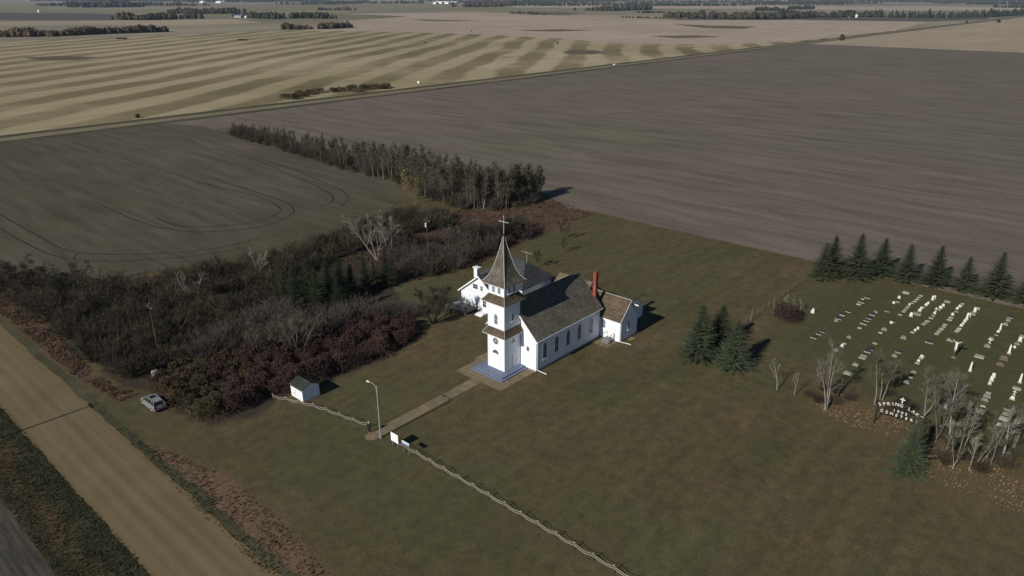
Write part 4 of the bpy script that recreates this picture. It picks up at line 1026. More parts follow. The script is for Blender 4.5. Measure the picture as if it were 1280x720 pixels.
# prototypes
SPR = [proto('spruce_tree', [('trunk', T.mesh('trunk', M['bark_dark'])), ('crown', C.mesh('crown', M['needle']))]) for T, C in (spruce(11, 9.5, 3.2), spruce(12, 9.5, 3.3, 1.0, .28), spruce(13, 9.5, 3.4, 1.0, .24))]
SPB = [proto('spruce_tree', [('trunk', T.mesh('trunk', M['bark_dark'])), ('crown', C.mesh('crown', M['needle_blue']))]) for T, C in (spruce(14, 9.5, 2.9, 1.1, .22), spruce(15, 9.5, 3.2, 1.1, .34))]
SPD = [proto('spruce_tree', [('trunk', T.mesh('trunk', M['bark_dark'])), ('crown', C.mesh('crown', M['needle_dark']))]) for T, C in (spruce(16, 9.5, 4.0, 1.0, .34), spruce(17, 9.5, 3.5, 1.0, .38))]
SPR_DN = SPR

# row of spruces behind the cemetery
row = [((1027,347),302,0),((1038,343),294,1),((1069,346),292,2),((1100,342),297,1),((1131,350),304,0),((1168,355),307,2),((1204,362),320,1),((1242,369),315,2),((1281,378),333,0)]
where = ['leftmost spruce of the row behind the cemetery, set slightly in front','second spruce from the left in the row, half hidden by the first','tall broad spruce, third from the left behind the cemetery','narrow spruce, fourth from the left behind the cemetery','fifth spruce from the left in the row along the ploughed field','sixth spruce from the left, with a pointed reddish brown top','seventh spruce from the left, the shortest in the row','eighth spruce from the left, tall and open near its top','last spruce of the row, cut by the right edge of the photo']
for k, (bpx, ty, v) in enumerate(row):
    b_ = at(*bpx); h_ = height(b_, ty); place(SPR[v], b_, rng.uniform(0,6), (h_/9.5*1.35, h_/9.5*1.35, h_/9.5), where[k], 'tree', 'spruces in a row behind the cemetery')
for bpx, ty, v, lb in [((872,446),380,0,'green spruce on the left of the group of three on the lawn'), ((899,433),380,1,'darker spruce at the back of the group of three on the lawn'), ((916,458),399,0,'green spruce at the front right of the group of three on the lawn')]:
    b_ = at(*bpx); h_ = height(b_, ty); place(SPB[v] if v == 0 else SPR[1], b_, rng.uniform(0,6), (h_/9.5*1.42,h_/9.5*1.42,h_/9.5), lb, 'tree', 'three spruces on the lawn')
b_ = at(1134, 588); place(SPB[1], b_, 2.3, (.86,.86,height(b_,520)/9.5), 'blue green spruce in front of the bare trees beside the cemetery gate', 'tree')
for k, (bx, by, ty) in enumerate([(358,385,333),(372,392,330),(388,378,322),(398,392,335),(412,382,320),(428,378,322),(440,372,328),(424,392,345),(456,362,313),(483,358,305),(468,350,325),(350,396,352)]):
    b_ = at(bx, by); h_ = height(b_, ty)
    place(SPD[k % 2], b_, rng.uniform(0,6), (h_/9.5*(1.0 if k < 8 else .75),)*2+(h_/9.5,), ['dark evergreen at the left front of the clump','dark evergreen at the front of the clump, second from the left','tall dark evergreen in the middle of the clump','dark evergreen at the bottom of the clump nearest the mauve bushes','tallest dark evergreen of the clump, behind the middle','dark evergreen right of the tallest in the clump','dark evergreen at the right edge of the clump','dark evergreen at the lower right of the clump','thin pointed evergreen standing right of the clump','slim evergreen directly below the pale cottonwoods','small slim evergreen between two pointed ones below the cottonwoods','low dark evergreen at the lower left corner of the clump'][k], 'tree', 'dark spruces in the thicket')

# tree belt between the fields: poplars
r = random.Random(5)
def asp(seed, leaves, lm, h=9.5):
    T, C = bare_tree(seed, h, .12, .22, 1, .27, 15, 5, 6, 0, .85, .035, 1)
    me = [('trunk', T.mesh('trunk', M['bark_pale' if seed % 2 else 'bark_grey']))]
    if leaves:
        Lf = MB(); add_leaves(Lf, random.Random(seed), C, leaves, .22); me += [('crown', C.mesh('crown', M['twig_grey'])), ('leaves', Lf.mesh('leaves', M[lm]))]
    else: me += [('crown', C.mesh('crown', M['twig_grey']))]
    return proto('poplar_tree', me)
ASP = [asp(21, 40, 'leaf_olive'), asp(22, 130, 'leaf_olive'), asp(24, 0, None), asp(26, 520, 'leaf_olive'), asp(28, 300, 'leaf_rust'), asp(30, 520, 'leaf_yellow')]
near = [(290,170),(340,184),(400,203),(450,218),(500,232),(540,250),(580,262),(620,263),(655,258)]
def belt_pt(u_, w_):
    k = u_*(len(near)-1); i = min(len(near)-2, int(k)); x = near[i][0]+(near[i+1][0]-near[i][0])*(k-i); y = near[i][1]+(near[i+1][1]-near[i][1])*(k-i)
    return at(x, y)+Vector((w_, w_*.2, 0))
cnt = 0
for k in range(248):
    u_ = k/247; ww = 3+9*min(1, u_*1.6); p = belt_pt(u_, r.uniform(0, ww)); p.y += r.uniform(-1,1)
    wh = ['at the far left end of the belt','left of the middle of the belt','in the middle of the belt','behind the yellow poplars of the belt','near the right end of the belt','at the right end of the belt'][min(5, int(u_*6))]
    h_ = 4.5+5.5*min(1, u_*2.2) + r.uniform(-1.3,1.0)
    if u_ > .97: h_ *= .85
    v = r.choice([0,1,2,0,1,2,3,4]) if u_ > .12 else r.choice([3,4,2])
    lb = {0:'bare pale trunked poplar '+wh,1:'almost bare grey poplar '+wh,2:'bare grey trunked poplar '+wh,3:'poplar with a few olive leaves '+wh,4:'poplar with a few rust brown leaves '+wh}[v]
    place(ASP[v], p, r.uniform(0,6.28), (h_/9.5*1.05,)*2+(h_/9.5,), lb, 'tree', 'poplars in the belt between the fields')
for bx, by, ty, v in [(512,252,212,5),(520,256,222,5),(509,248,220,5)]:
    p = at(bx, by); h_ = height(p, ty); place(ASP[v], p, r.uniform(0,6), (h_/9.5*1.1,)*2+(h_/9.5,), 'yellow leaved poplar at the near edge of the tree belt', 'tree', 'yellow poplars')

# shrubs
BS = [proto('bare_shrub', [('s', bare_shrub(31+k, 2.2, 3.0, 95, .04, 9).mesh('bare_shrub', M['twig_dark']))]) for k in range(3)]
GS = [proto('twiggy_bush', [('s', bare_shrub(41+k, 2.4, 4.0, 100, .038, 10).mesh('twiggy_bush', M['twig_mauve']))]) for k in range(3)]
def lsh(seed, mat, rad=1.9, h=2.6, n=2600, size=.145, name='leafy_shrub'):
    S, Lf = leafy_shrub(seed, rad, h, n, size); return proto(name, [('stems', S.mesh('stems', M['bark_dark'])), ('foliage', Lf.mesh('foliage', M[mat]))])
MS = [lsh(51+k, 'leaf_maroon') for k in range(3)]; RS = [lsh(61, 'leaf_rust'), lsh(62, 'leaf_rust'), lsh(63, 'leaf_olive')]
UB = [lsh(71, 'leaf_olive', 2.0, 2.0, 900, .2), lsh(72, 'leaf_rust', 2.0, 2.0, 900, .2)]
zone_dark = A2([(-60,345),(5,362),(60,360),(130,366),(235,350),(300,338),(345,345),(350,375),(345,400),(300,425),(240,455),(185,474),(150,478),(60,402),(5,368)])
def near_what(x, y, table):
    return min(table, key=lambda q: (at(q[0], q[1]).x-x)**2+(at(q[0], q[1]).y-y)**2)[2]
TH_ = [(20,372,'at the far left corner of the thicket'),(60,395,'beside the rust grass along the gravel road'),(140,465,'at the low tip of the thicket above the car'),(190,440,'around the foot of the utility pole'),(120,375,'along the ploughed field at the back of the thicket'),(240,365,'under the white forked tree in the thicket'),(320,365,'just left of the dark evergreens'),(260,420,'in the middle of the thicket left of the mauve bushes'),(130,420,'in the open middle of the thicket')]
BA_ = [(260,348,'at the left end of the field edge strip'),(330,335,'below the pale limbed tree on the field edge'),(400,322,'above the evergreens on the field edge'),(455,300,'left of the pale cottonwoods'),(520,280,'between the cottonwoods and the poplar belt'),(550,275,'below the yellow poplars')]
MA_ = [(330,500,'directly behind the small white shed'),(400,470,'right of the shed, facing the lawn'),(470,435,'in the middle of the hedge facing the lawn'),(520,412,'at the right tip of the hedge'),(430,430,'at the back of the hedge below the mauve bushes'),(345,460,'at the back left of the hedge')]
GR_ = [(280,445,'left of the grey bare trees'),(350,425,'around the grey bare trees'),(410,412,'in front of the evergreens'),(470,400,'right of the grey bare trees'),(505,397,'at the right end by the lawn')]
BR_ = [(500,340,'below the cottonwoods'),(535,330,'at the foot of the pole with the transformer'),(570,320,'right of the pole with the transformer'),(610,305,'behind the church cross'),(645,295,'at the right end by the lawn')]
n_d = 0
for x, y in scatter(zone_dark, 2.8, random.Random(1), 9000):
    if n_d >= 290: break
    n_d += 1; place(BS[n_d % 3], (x,y,0), r.uniform(0,6), (r.uniform(1.05,1.3),)*2+(r.uniform(.85,1.25),), 'dark leafless bush '+near_what(x, y, TH_), 'bush', 'dark leafless bushes of the thicket')
zone_band = A2([(240,350),(330,328),(440,295),(500,270),(555,268),(560,284),(500,296),(440,316),(400,335),(350,352)])
for k, (x, y) in enumerate(scatter(zone_band, 3.1, random.Random(2), 5000)):
    place(BS[k % 3], (x,y,0), r.uniform(0,6), (r.uniform(.8,1.1),)*2+(r.uniform(.85,1.1),), 'dark leafless bush '+near_what(x, y, BA_), 'bush', 'leafless bushes along the field edge')
zone_grey = A2([(255,455),(300,425),(345,402),(400,404),(500,392),(515,398),(455,404),(400,430),(350,440),(300,450)])
for k, (x, y) in enumerate(scatter(zone_grey, 2.5, random.Random(3), 5000)):
    place(GS[k % 3], (x,y,0), r.uniform(0,6), r.uniform(.8,1.15), 'tall greyish mauve leafless bush '+near_what(x, y, GR_), 'bush', 'grey mauve bushes')
zone_mar = A2([(300,512),(355,488),(400,475),(480,443),(522,417),(508,407),(460,404),(400,432),(345,445),(325,470)])
for k, (x, y) in enumerate(scatter(zone_mar, 2.0, random.Random(4), 6000)):
    place(MS[k % 3], (x,y,0), r.uniform(0,6), r.uniform(.8,1.2), 'maroon leaved bush '+near_what(x, y, MA_), 'bush', 'maroon bushes')
zone_rust = A2([(200,488),(235,462),(300,450),(338,446),(325,470),(300,512),(262,526),(222,508)])
for k, (x, y) in enumerate(scatter(zone_rust, 2.0, random.Random(5), 5000)):
    m_ = (RS+[MS[0]])[k % 4]; place(m_, (x,y,0), r.uniform(0,6), r.uniform(.8,1.2), ['rust brown leaved bush ','rust brown leaved bush ','olive leaved bush ','maroon leaved bush '][k % 4]+near_what(x, y, [(205,490,'nearest the parked car'),(240,468,'at the back, by the dark thicket'),(262,520,'at the front tip right of the parked car'),(300,500,'facing the lawn left of the shed'),(310,455,'behind, below the grey mauve bushes')]), 'bush', 'rust and olive bushes')
zone_brush = A2([(500,310),(560,305),(600,290),(650,285),(655,298),(600,325),(540,345),(490,350),(480,335)])
for k, (x, y) in enumerate(scatter(zone_brush, 3.0, random.Random(6), 4000)):
    place((BS+GS)[k % 6], (x,y,0), r.uniform(0,6), r.uniform(.65,1.1), 'leafless bush in the rust coloured grass '+near_what(x, y, BR_), 'bush', 'brush behind the house')
for k in range(150):                                           # underwood at the foot of the belt
    u_ = k/149; p = belt_pt(u_, r.uniform(-.6, 3+7*min(1, u_*1.6))); v = k % 5
    if v in (0, 3): place(UB[0], p, r.uniform(0,6), r.uniform(.6,1.0), 'low olive bush at the foot of the poplar belt', 'bush', 'underwood of the poplar belt')
    elif v == 1: place(UB[1], p, r.uniform(0,6), r.uniform(.6,1.0), 'low rust brown bush at the foot of the poplar belt', 'bush', 'underwood of the poplar belt')
    else: place((BS+GS)[k % 6], p, r.uniform(0,6), (r.uniform(.7,.95),)*2+(r.uniform(.8,1.25),), 'leafless bush '+['at the left end','left of the middle','in the middle','behind the yellow trees','right of the yellow trees','at the right end'][min(5,int(u_*6))]+' of the poplar belt, at its foot', 'bush', 'underwood of the poplar belt')
for k in range(34):
    p = belt_pt(k/33*.3, r.uniform(-.3, 5)); place((BS+[UB[0]])[k % 4], p, r.uniform(0,6), (r.uniform(.8,1.1),)*2+(r.uniform(1.0,1.4),), 'dense dark bush at the far left tip of the poplar belt', 'bush', 'dense bushes at the left tip of the belt')
TT = []
for sd_ in (171, 172, 173):
    T, C = bare_tree(sd_, 6.5, .12, .2, 4, .5, 9, 6, 7, 0, 1.0, .032, 1, .6); TT.append(proto('bare_tree', [('trunk', T.mesh('trunk', M['bark_grey'])), ('crown', C.mesh('crown', M['twig_dark']))]))
TL = [(30,362),(48,372),(70,380),(90,372),(112,400),(140,378),(160,410),(175,385),(205,400),(215,430),(228,372),(262,385),(285,405),(300,368),(315,395),(120,440),(180,450),(265,360),(360,338),(410,315),(440,305),(470,300),(575,300),(590,312),(515,312)]
for k, (px, py) in enumerate(TL):
    p = at(px, py); place(TT[k % 3], p, r.uniform(0,6), r.uniform(.75,1.1), 'leafless grey tree '+near_what(p.x, p.y, TH_+BA_[2:5]+BR_), 'tree', 'grey trees above the bushes')
for k, (x, y) in enumerate([(40,352),(30,356),(22,358),(50,350)]):
    p = at(x, y); place(lsh_o if False else RS[0] if k % 2 else UB[1], p, r.uniform(0,6), 1.1, 'orange brown bush at the far left corner of the thicket', 'bush', 'orange brown corner bushes')

# single bushes
def single(pr, px, py, sc, label, group=None): return place(pr, at(px, py), r.uniform(0,6), sc, label, 'bush', group)
S, Lf = leafy_shrub(81, 3.0, 2.2, 3800, .17, 9)
place(proto('round_bush', [('stems', S.mesh('stems', M['bark_dark'])), ('foliage', Lf.mesh('foliage', M['leaf_dark']))]), at(985,398), 0, (.95,.95,1), 'big round dark maroon bush on the lawn left of the cemetery', 'bush')

# bare trees with shape of their own
def tree(px, py, ty, seed, label, stems=1, r0=.14, spread=.45, bark='bark_pale', twig='twig_pale', lean=None, n1=10, n2=6, n3=6, n4=0, group=None, tf=.3, name='bare_tree', tw=.03, tilt=.28):
    b_ = at(px, py); h_ = height(b_, ty) if ty else 6
    T, C = bare_tree(seed, h_, r0, tf, stems, spread, n1, n2, n3, 0, 1.0, tw, n4, tilt)
    pr = proto(name, [('trunk', T.mesh('trunk', M[bark])), ('crown', C.mesh('crown', M[twig]))])
    return place(pr, b_, 0, 1, label, 'tree', group, lean)
tree(971,487,450,101,'small bare forked tree with white trunk, leftmost by the cemetery', n1=7, n2=3, n3=3, r0=.11, spread=.6)
tree(993,494,466,102,'short thin bare tree second from the left by the cemetery', n1=5, n2=3, n3=3, r0=.09, tf=.4)
tree(1031,512,434,103,'tall bare poplar with two or three close pale trunks left of the gate', 3, .14, .34, n1=11, n2=5, n3=4, tilt=.16, tw=.022)
tree(1093,506,448,104,'thin bare tree with pale curved trunk just left behind the gate', 1, .10, .4, n1=9, twig='twig_grey')
tree(1101,500,445,105,'bare tree with grey crown behind the left post of the gate', 2, .10, .40, n1=12, twig='twig_grey', n4=1, tw=.024, tilt=.2)
tree(1156,522,455,106,'wide crowned bare tree behind the gate and blue green spruce', 2, .15, .50, n1=14, twig='twig_grey', n3=7, n4=1, tw=.026, tilt=.3)
tree(1186,554,474,107,'leaning birch with long pale trunk between the spruce and the gravestones', 1, .16, .5, n1=11, lean=(0,.10))
tree(1170,552,480,108,'grey bare tree rising directly behind the blue green spruce', 2, .11, .45, bark='bark_grey', twig='twig_grey', n1=12)
for k, (px, py, ty) in enumerate([(1197,571,505),(1204,562,498),(1211,588,545),(1229,580,520),(1238,582,515),(1222,575,540),(1178,572,520),(1190,585,550)]):
    tree(px, py, ty, 110+k, 'thin bare sapling with pale stem over the orange fallen leaves', 2 if k % 2 else 1, .07, .4, n1=8, n2=4, n3=5, group='saplings over the fallen leaves', twig='twig_grey' if k % 2 else 'twig_pale')
tree(1250,578,522,120,'leaning pale trunk with broken bare top at the right edge by the leaves', 1, .2, .42, lean=(0,.22), n1=8)
tree(1268,560,505,121,'small grey bare tree at the right edge beside the last gravestones', 3, .09, .5, n1=10, twig='twig_grey')
tree(938,402,384,122,'thin pale dead stem beside the old wire fence', n1=3, n2=2, n3=2, r0=.07)
for k, (px, py, ty) in enumerate([(966,392,376),(979,388,368),(992,388,372),(1000,390,374)]):
    tree(px, py, ty, 124+k, 'small bare tree standing behind the round maroon bush', n1=6, n2=4, n3=4, r0=.07, group='small trees behind the maroon bush', twig='twig_pale')
tree(541,405,352,130,'spreading bare tree with dark trunk on the lawn in front of the house deck', 7, .17, .5, 'bark_dark', 'twig_dark', n1=10, n2=6, n3=7, n4=1, tf=.2, tilt=.95)
tree(472,326,262,131,'large cottonwood with pale bare limbs above the evergreens', 3, .24, .48, 'bark_pale', 'twig_pale', n1=10, n2=6, n3=5, tw=.035, tilt=.6)
tree(488,322,266,132,'slightly slimmer pale cottonwood right of the largest one', 2, .2, .45, 'bark_pale', 'twig_pale', n1=9, n2=6, n3=5, tw=.035, tilt=.45)
tree(243,378,332,133,'bare tree with white forked limbs above the dark thicket', 4, .15, .5, 'bark_white', 'twig_pale', n1=6, n2=4, n3=3, tilt=.7)
tree(325,350,308,134,'pale limbed bare tree right of the white forked one in the thicket', 4, .15, .5, 'bark_pale', 'twig_pale', n1=7, n2=4, n3=3, tilt=.6)
tree(372,446,388,135,'grey bare tree standing between the mauve bushes and maroon hedge', 4, .16, .55, 'bark_grey', 'twig_grey', n1=9, n2=6, n3=7, n4=1, tilt=.8)
tree(332,448,395,136,'grey bare tree left of the one behind the maroon hedge', 4, .14, .55, 'bark_grey', 'twig_grey', n1=9, n2=6, n3=7, n4=1, tilt=.8)
for k, (px, py, ty) in enumerate([(625,303,270),(608,308,276),(645,298,268)]): tree(px, py, ty, 140+k, 'dark bare tree behind the church cross at the edge of the lawn', 5, .14, .5, 'bark_dark', 'twig_dark', n1=8, n2=6, n3=7, n4=1, tilt=.8, group='dark bare trees behind the spire')
tree(703,300,279,145,'small bare tree on the lawn behind the house near the field', 2, .08, .45, 'bark_dark', 'twig_dark', n1=9, n3=6)
tree(706,316,297,146,'lone small bare tree on the lawn between house and ploughed field', 2, .07, .45, 'bark_dark', 'twig_dark', n1=7, n3=5)
tree(672,335,312,147,'bare yard tree just beyond the house roof', 2, .09, .45, 'bark_dark', 'twig_dark', n1=9, n3=6)
for k, (px, py, ty) in enumerate([(60,368,325),(75,366,328),(95,362,318),(108,364,325),(125,365,330)]): tree(px, py, ty, 150+k, 'slender bare tree at the back of the thicket by the left edge', 2, .10, .35, 'bark_grey', 'twig_grey', n1=10, n2=5, n3=6, group='slender trees at the back of the thicket')
# brush clump below the twin poplar
for k, (px, py) in enumerate([(1010,496),(1022,503),(1044,505),(1120,520),(1205,575),(1225,590),(1180,580),(1255,585),(1030,488),(1060,500),(1165,540),(1190,560),(1175,548),(1210,560),(1225,565),(1240,572),(1265,570),(1110,495),(1125,505),(1140,512),(1270,555)]):
    place(BS[k % 3], at(px, py), r.uniform(0,6), r.uniform(.32,.6), 'low leafless brush '+near_what(*at(px,py)[:2], [(1015,497,'left of the tall twin trunked poplar'),(1045,503,'right of the tall twin trunked poplar'),(1118,508,'around the cemetery gate'),(1170,545,'behind the blue green spruce'),(1205,568,'at the foot of the leaning birch'),(1255,575,'beside the grey stump at the right edge'),(1225,592,'in front of the saplings on the fallen leaves')]), 'bush', 'low brush by the cemetery')

# old wire fence from the group of three spruces to the row
WF = empty('wire_fence', tuple(at(925,409))); tag(WF, 'old wire fence with thin posts running to the leftmost spruce of the row', 'fence')
a_, c_ = at(925,409), at(1003,353); wv = MB()
for k in range(13):
    p = a_.lerp(c_, k/12); MB().tube((p.x,p.y,0),(p.x+.04,p.y,1.25),.05,.04,5,caps=True).build('post', M['bark_grey'], WF)
for z in (.4,.8,1.15): wv.tube((a_.x,a_.y,z),(c_.x,c_.y,z),.008,.008,3)
wv.build('wire', M['galv'], WF)

# ------------------------------------------------------------------ grass tufts (uncountable)
def tufts(name, polys, n, hgt, wd, mat, seed, clump=True):
    r_ = random.Random(seed); mb = MB()
    for poly in polys:
        xs = [p[0] for p in poly]; ys = [p[1] for p in poly]; c = 0; area = 0
        for _ in range(n*3):
            if c >= n: break
            x = r_.uniform(min(xs), max(xs)); y = r_.uniform(min(ys), max(ys))
            if not inside(x, y, poly): continue
            if clump and noise.noise(Vector((x*.25, y*.25, seed))) < r_.uniform(-.5,.25): continue
            c += 1
            for k in range(3):
                a = r_.uniform(0,6.28); h_ = hgt*r_.uniform(.5,1.3); w_ = wd*r_.uniform(.6,1.2); dx, dy = math.cos(a)*w_/2, math.sin(a)*w_/2; lx, ly = r_.gauss(0,.3)*h_, r_.gauss(0,.3)*h_
                mb.add([(x-dx,y-dy,0),(x+dx,y+dy,0),(x+lx+dx*.3,y+ly+dy*.3,h_),(x+lx-dx*.3,y+ly-dy*.3,h_*.9)], [(0,1,2,3)])
    o = mb.build(name, mat); tag(o, kind='stuff'); return o
tag(tufts('dry_grass', [Z_RUST], 8000, .42, .2, M['straw'], 3), 'rust coloured tall dry grass behind the house', 'grass')
tag(tufts('dry_grass', [Z_RUST2], 2600, .32, .16, M['straw'], 4), 'dry brown grass between the gravel road and the thicket', 'grass')
tag(tufts('verge_grass', [[(11.5,30),(17.7,30),(17.7,120),(11.5,120)]], 11000, .20, .09, M['tuft'], 5, False), 'rough dark grass on the near side of the gravel road', 'grass')
tag(tufts('verge_grass', [[(26.0,30),(27.0,30),(27.0,100),(26.0,100)]], 300, .16, .10, M['tuft'], 6), 'rough grass along the church side of the gravel road', 'grass')
tag(tufts('weeds', [Z_WORN], 1100, .18, .12, M['tuft'], 7), 'sparse dark weeds on the worn brown patch beside the road', 'weeds')
def litter():
    r_ = random.Random(9); mb = MB()
    for poly in Z_LITTER:
        xs = [p[0] for p in poly]; ys = [p[1] for p in poly]
        for _ in range(1700):
            x = r_.uniform(min(xs), max(xs)); y = r_.uniform(min(ys), max(ys))
            if inside(x, y, poly) and noise.noise(Vector((x*.3, y*.3, 1))) > r_.uniform(-.5,.3): leaf(mb, Vector((x,y,.06)), r_.uniform(.1,.2), r_)
    o = mb.build('fallen_leaves', M['leaf_orange']); tag(o, 'orange fallen leaves scattered under the bare trees by the cemetery', 'fallen leaves', kind='stuff')
litter()

# ------------------------------------------------------------------ gravestones
def stone_mesh(kind, mat, base='granite_grey'):
    mb = MB()
    if kind == 'slab':       mb.rings([[(-.35,-.55,0),(.35,-.55,0),(.35,.55,0),(-.35,.55,0)],[(-.35,-.55,.16),(.35,-.55,.16),(.35,.55,.16),(-.35,.55,.16)],[(-.29,-.49,.22),(.29,-.49,.22),(.29,.49,.22),(-.29,.49,.22)]])
    if kind == 'wide_slab':  mb.rings([[(-.7,-.75,0),(.7,-.75,0),(.7,.75,0),(-.7,.75,0)],[(-.7,-.75,.14),(.7,-.75,.14),(.7,.75,.14),(-.7,.75,.14)],[(-.62,-.67,.2),(.62,-.67,.2),(.62,.67,.2),(-.62,.67,.2)]])
    if kind in ('tablet', 'wide_tablet', 'tall_tablet'):
        hw, h_ = {'tablet': (.34,.8), 'wide_tablet': (.62,.85), 'tall_tablet': (.34,1.25)}[kind]
        mb.box(-.24,.24,-hw-.15,hw+.15,0,.18)
        prof = [(-hw,.18),(hw,.18),(hw,h_*.8)]+[(hw*math.cos(q), h_*.8+h_*.2*math.sin(q)) for q in [math.pi*k/8 for k in range(1,8)]]+[(-hw,h_*.8)]
        mb.prism([(-.09,y,z) for y, z in prof], (.18,0,0), 1)
    if kind == 'obelisk':    mb.box(-.35,.35,-.35,.35,0,.25).rings([ring(0,0,.22,.22,.25),ring(0,0,.15,.15,1.7),ring(0,0,.02,.02,1.95)], m=1)
    if kind == 'cross':
        mb.box(-.22,.22,-.3,.3,0,.2).box(-.07,.07,-.08,.08,.2,1.25,1).box(-.068,.068,-.34,-.081,.8,.95,1).box(-.068,.068,.081,.34,.8,.95,1)
    me = mb.mesh('gravestone', [M[base], M[mat]])
    bm = bmesh.new(); bm.from_mesh(me); bmesh.ops.recalc_face_normals(bm, faces=bm.faces); bm.to_mesh(me); bm.free()
    return me
SM = {'f': (stone_mesh('slab','marble','marble'), 'low pale grave slab', 'grave_slab'), 'F': (stone_mesh('wide_slab','marble','marble'), 'wide pale grave slab', 'grave_slab'),
      'u': (stone_mesh('tablet','marble_white','marble'), 'white upright headstone', 'headstone'), 'U': (stone_mesh('obelisk','marble_white','marble'), 'tall white grave obelisk', 'grave_obelisk'),
      'd': (stone_mesh('wide_tablet','granite_dark','marble'), 'dark granite headstone on a pale base', 'headstone'), 'w': (stone_mesh('wide_tablet','granite_grey','marble'), 'grey granite headstone on a pale base', 'headstone'),
      'c': (stone_mesh('cross','marble_white','marble'), 'white stone grave cross', 'grave_cross'), 'p': (stone_mesh('wide_tablet','pinkstone','pinkstone'), 'pinkish granite headstone with a broad base', 'headstone'),
      't': (stone_mesh('tall_tablet','marble_white','marble'), 'tall narrow white headstone', 'headstone')}
T5 = lambda L: [(960+a/4, 270+b_/4, k) for a, b_, k in L]
Tg = lambda L: [(1000+a/7.2, 350+b_/7.2, k) for a, b_, k in L]
T8 = lambda L: [(1160+a/4.233, 430+b_/4.233, k) for a, b_, k in L]
ROWS = [
 ('the short row nearest the spruces', T5([(690,385,'F'),(655,412,'u'),(648,432,'f'),(628,438,'u')])),
 ('the slab row left of centre', T5([(765,400,'f'),(755,409,'f'),(745,418,'f'),(735,428,'f'),(722,436,'f'),(707,446,'u'),(700,455,'f'),(692,464,'f'),(684,472,'f'),(677,480,'f'),(660,495,'f')])),
 ('the mixed row between slab rows', T5([(832,415,'t'),(822,422,'t'),(800,440,'u'),(790,448,'u'),(775,458,'f'),(765,467,'u'),(757,478,'u'),(745,492,'F'),(714,503,'t')])),
 ('the row below the sixth spruce', T5([(897,430,'F'),(875,453,'u'),(862,462,'u'),(853,471,'f'),(838,480,'c'),(832,490,'u'),(825,500,'f'),(815,512,'f'),(797,527,'f'),(787,535,'f'),(776,543,'f'),(748,567,'u'),(735,575,'u'),(722,584,'f'),(678,612,'w')])),
 ('the row left of the crucifix', T5([(973,440,'f'),(965,449,'f'),(957,457,'u'),(945,467,'u'),(942,480,'f'),(922,497,'u'),(915,510,'f'),(907,521,'f'),(885,545,'f'),(878,555,'f'),(868,566,'f'),(858,575,'f'),(850,584,'f'),(842,592,'f'),(805,635,'d'),(765,712,'f'),(775,704,'f')])),
 ('the row above the crucifix', T5([(1052,462,'f'),(1045,468,'f'),(1033,480,'t'),(1022,494,'w'),(1005,505,'t'),(993,518,'U'),(983,530,'u'),(975,542,'u'),(965,552,'u'),(957,564,'f'),(950,572,'f'),(942,579,'f'),(912,622,'F')])),
 ('the row right of the crucifix', T5([(1210,510,'d'),(1200,525,'w'),(1187,545,'w'),(1160,570,'U'),(1150,582,'u'),(1142,597,'f'),(1115,618,'w'),(1108,636,'c'),(1095,655,'w'),(1057,705,'F')]) + [(1212.5,464,'U')]),
 ('the row at the right edge', T5([(1275,605,'F'),(1258,628,'t'),(1245,642,'w'),(1232,660,'u')]) + [(1261,442,'U'),(1254.5,450,'p'),(1250,457,'p')]),
 ('the row behind the leaning birch', T8([(345,178,'t'),(335,196,'t'),(325,215,'u'),(320,260,'f'),(312,280,'w'),(300,300,'w'),(290,330,'f'),(275,357,'F')])),
 ('the row behind the right trees', T8([(485,205,'U'),(470,237,'F'),(455,270,'c'),(445,294,'u'),(425,350,'d'),(410,375,'w'),(400,397,'F'),(375,432,'u')])),
 ('the upper left cemetery group', Tg([(605,165,'d'),(565,175,'f'),(550,205,'d'),(527,222,'f'),(433,290,'d'),(380,320,'d'),(345,355,'d'),(325,372,'w')])),
 ('the dark left centre row', Tg([(680,295,'w'),(650,318,'d'),(620,352,'d'),(598,372,'d'),(572,398,'d'),(537,435,'f'),(785,285,'d'),(820,392,'u'),(832,378,'d'),(757,452,'w'),(725,478,'f')])),
 ('the lower left cemetery group', Tg([(200,472,'d'),(168,492,'d'),(122,525,'d'),(440,522,'w'),(400,575,'f'),(377,603,'u'),(325,640,'w'),(675,574,'f'),(625,630,'d'),(605,652,'d'),(575,680,'d'),(562,702,'F'),(882,655,'d'),(850,690,'w'),(930,528,'w')])),
 ('the stones behind the gate', [(1152,447,'u'),(1148,452,'u'),(1146.5,454.5,'f'),(1142,466,'w'),(1138,472,'f'),(1060,467,'F'),(1070,456,'F'),(1181,511,'t'),(1174,540,'c'),(1133,479,'w')]),
]
ordn = ['first','second','third','fourth','fifth','sixth','seventh','eighth','ninth','tenth','eleventh','twelfth','thirteenth','fourteenth','fifteenth','sixteenth','seventeenth']
for nm_, L in ROWS:
    for k, (px, py, kd) in enumerate(L):
        me, lb, nm2 = SM[kd]; o = bpy.data.objects.new(nm2, me); COL.objects.link(o); o.location = at(px, py); o.rotation_euler.z = r.uniform(-.06,.06); o.rotation_euler.y = r.uniform(-.03,.03); s_ = r.uniform(.85,1.1); q_ = {'f':.60,'F':.72,'u':.6,'t':.66,'U':.74,'d':.66,'w':.54,'c':.7,'p':.72}[kd]*s_; o.scale = (q_, q_*r.uniform(.85,1.1), q_*r.uniform(.9,1.15))
        tag(o, '%s, %s in %s' % (lb, ordn[k], nm_), 'gravestone', 'gravestones in '+nm_)
sm_ = at(1016, 391); tag(MB().box(sm_.x-.25,sm_.x+.25,sm_.y-.3,sm_.y+.3,0,.45).rings([ring(sm_.x,sm_.y,.2,.25,.45),ring(sm_.x,sm_.y,.1,.1,.9)]).build('marker_stone', M['marble_white'], loc=tuple(sm_)), 'small white marker alone on the lawn right of the round maroon bush', 'marker')
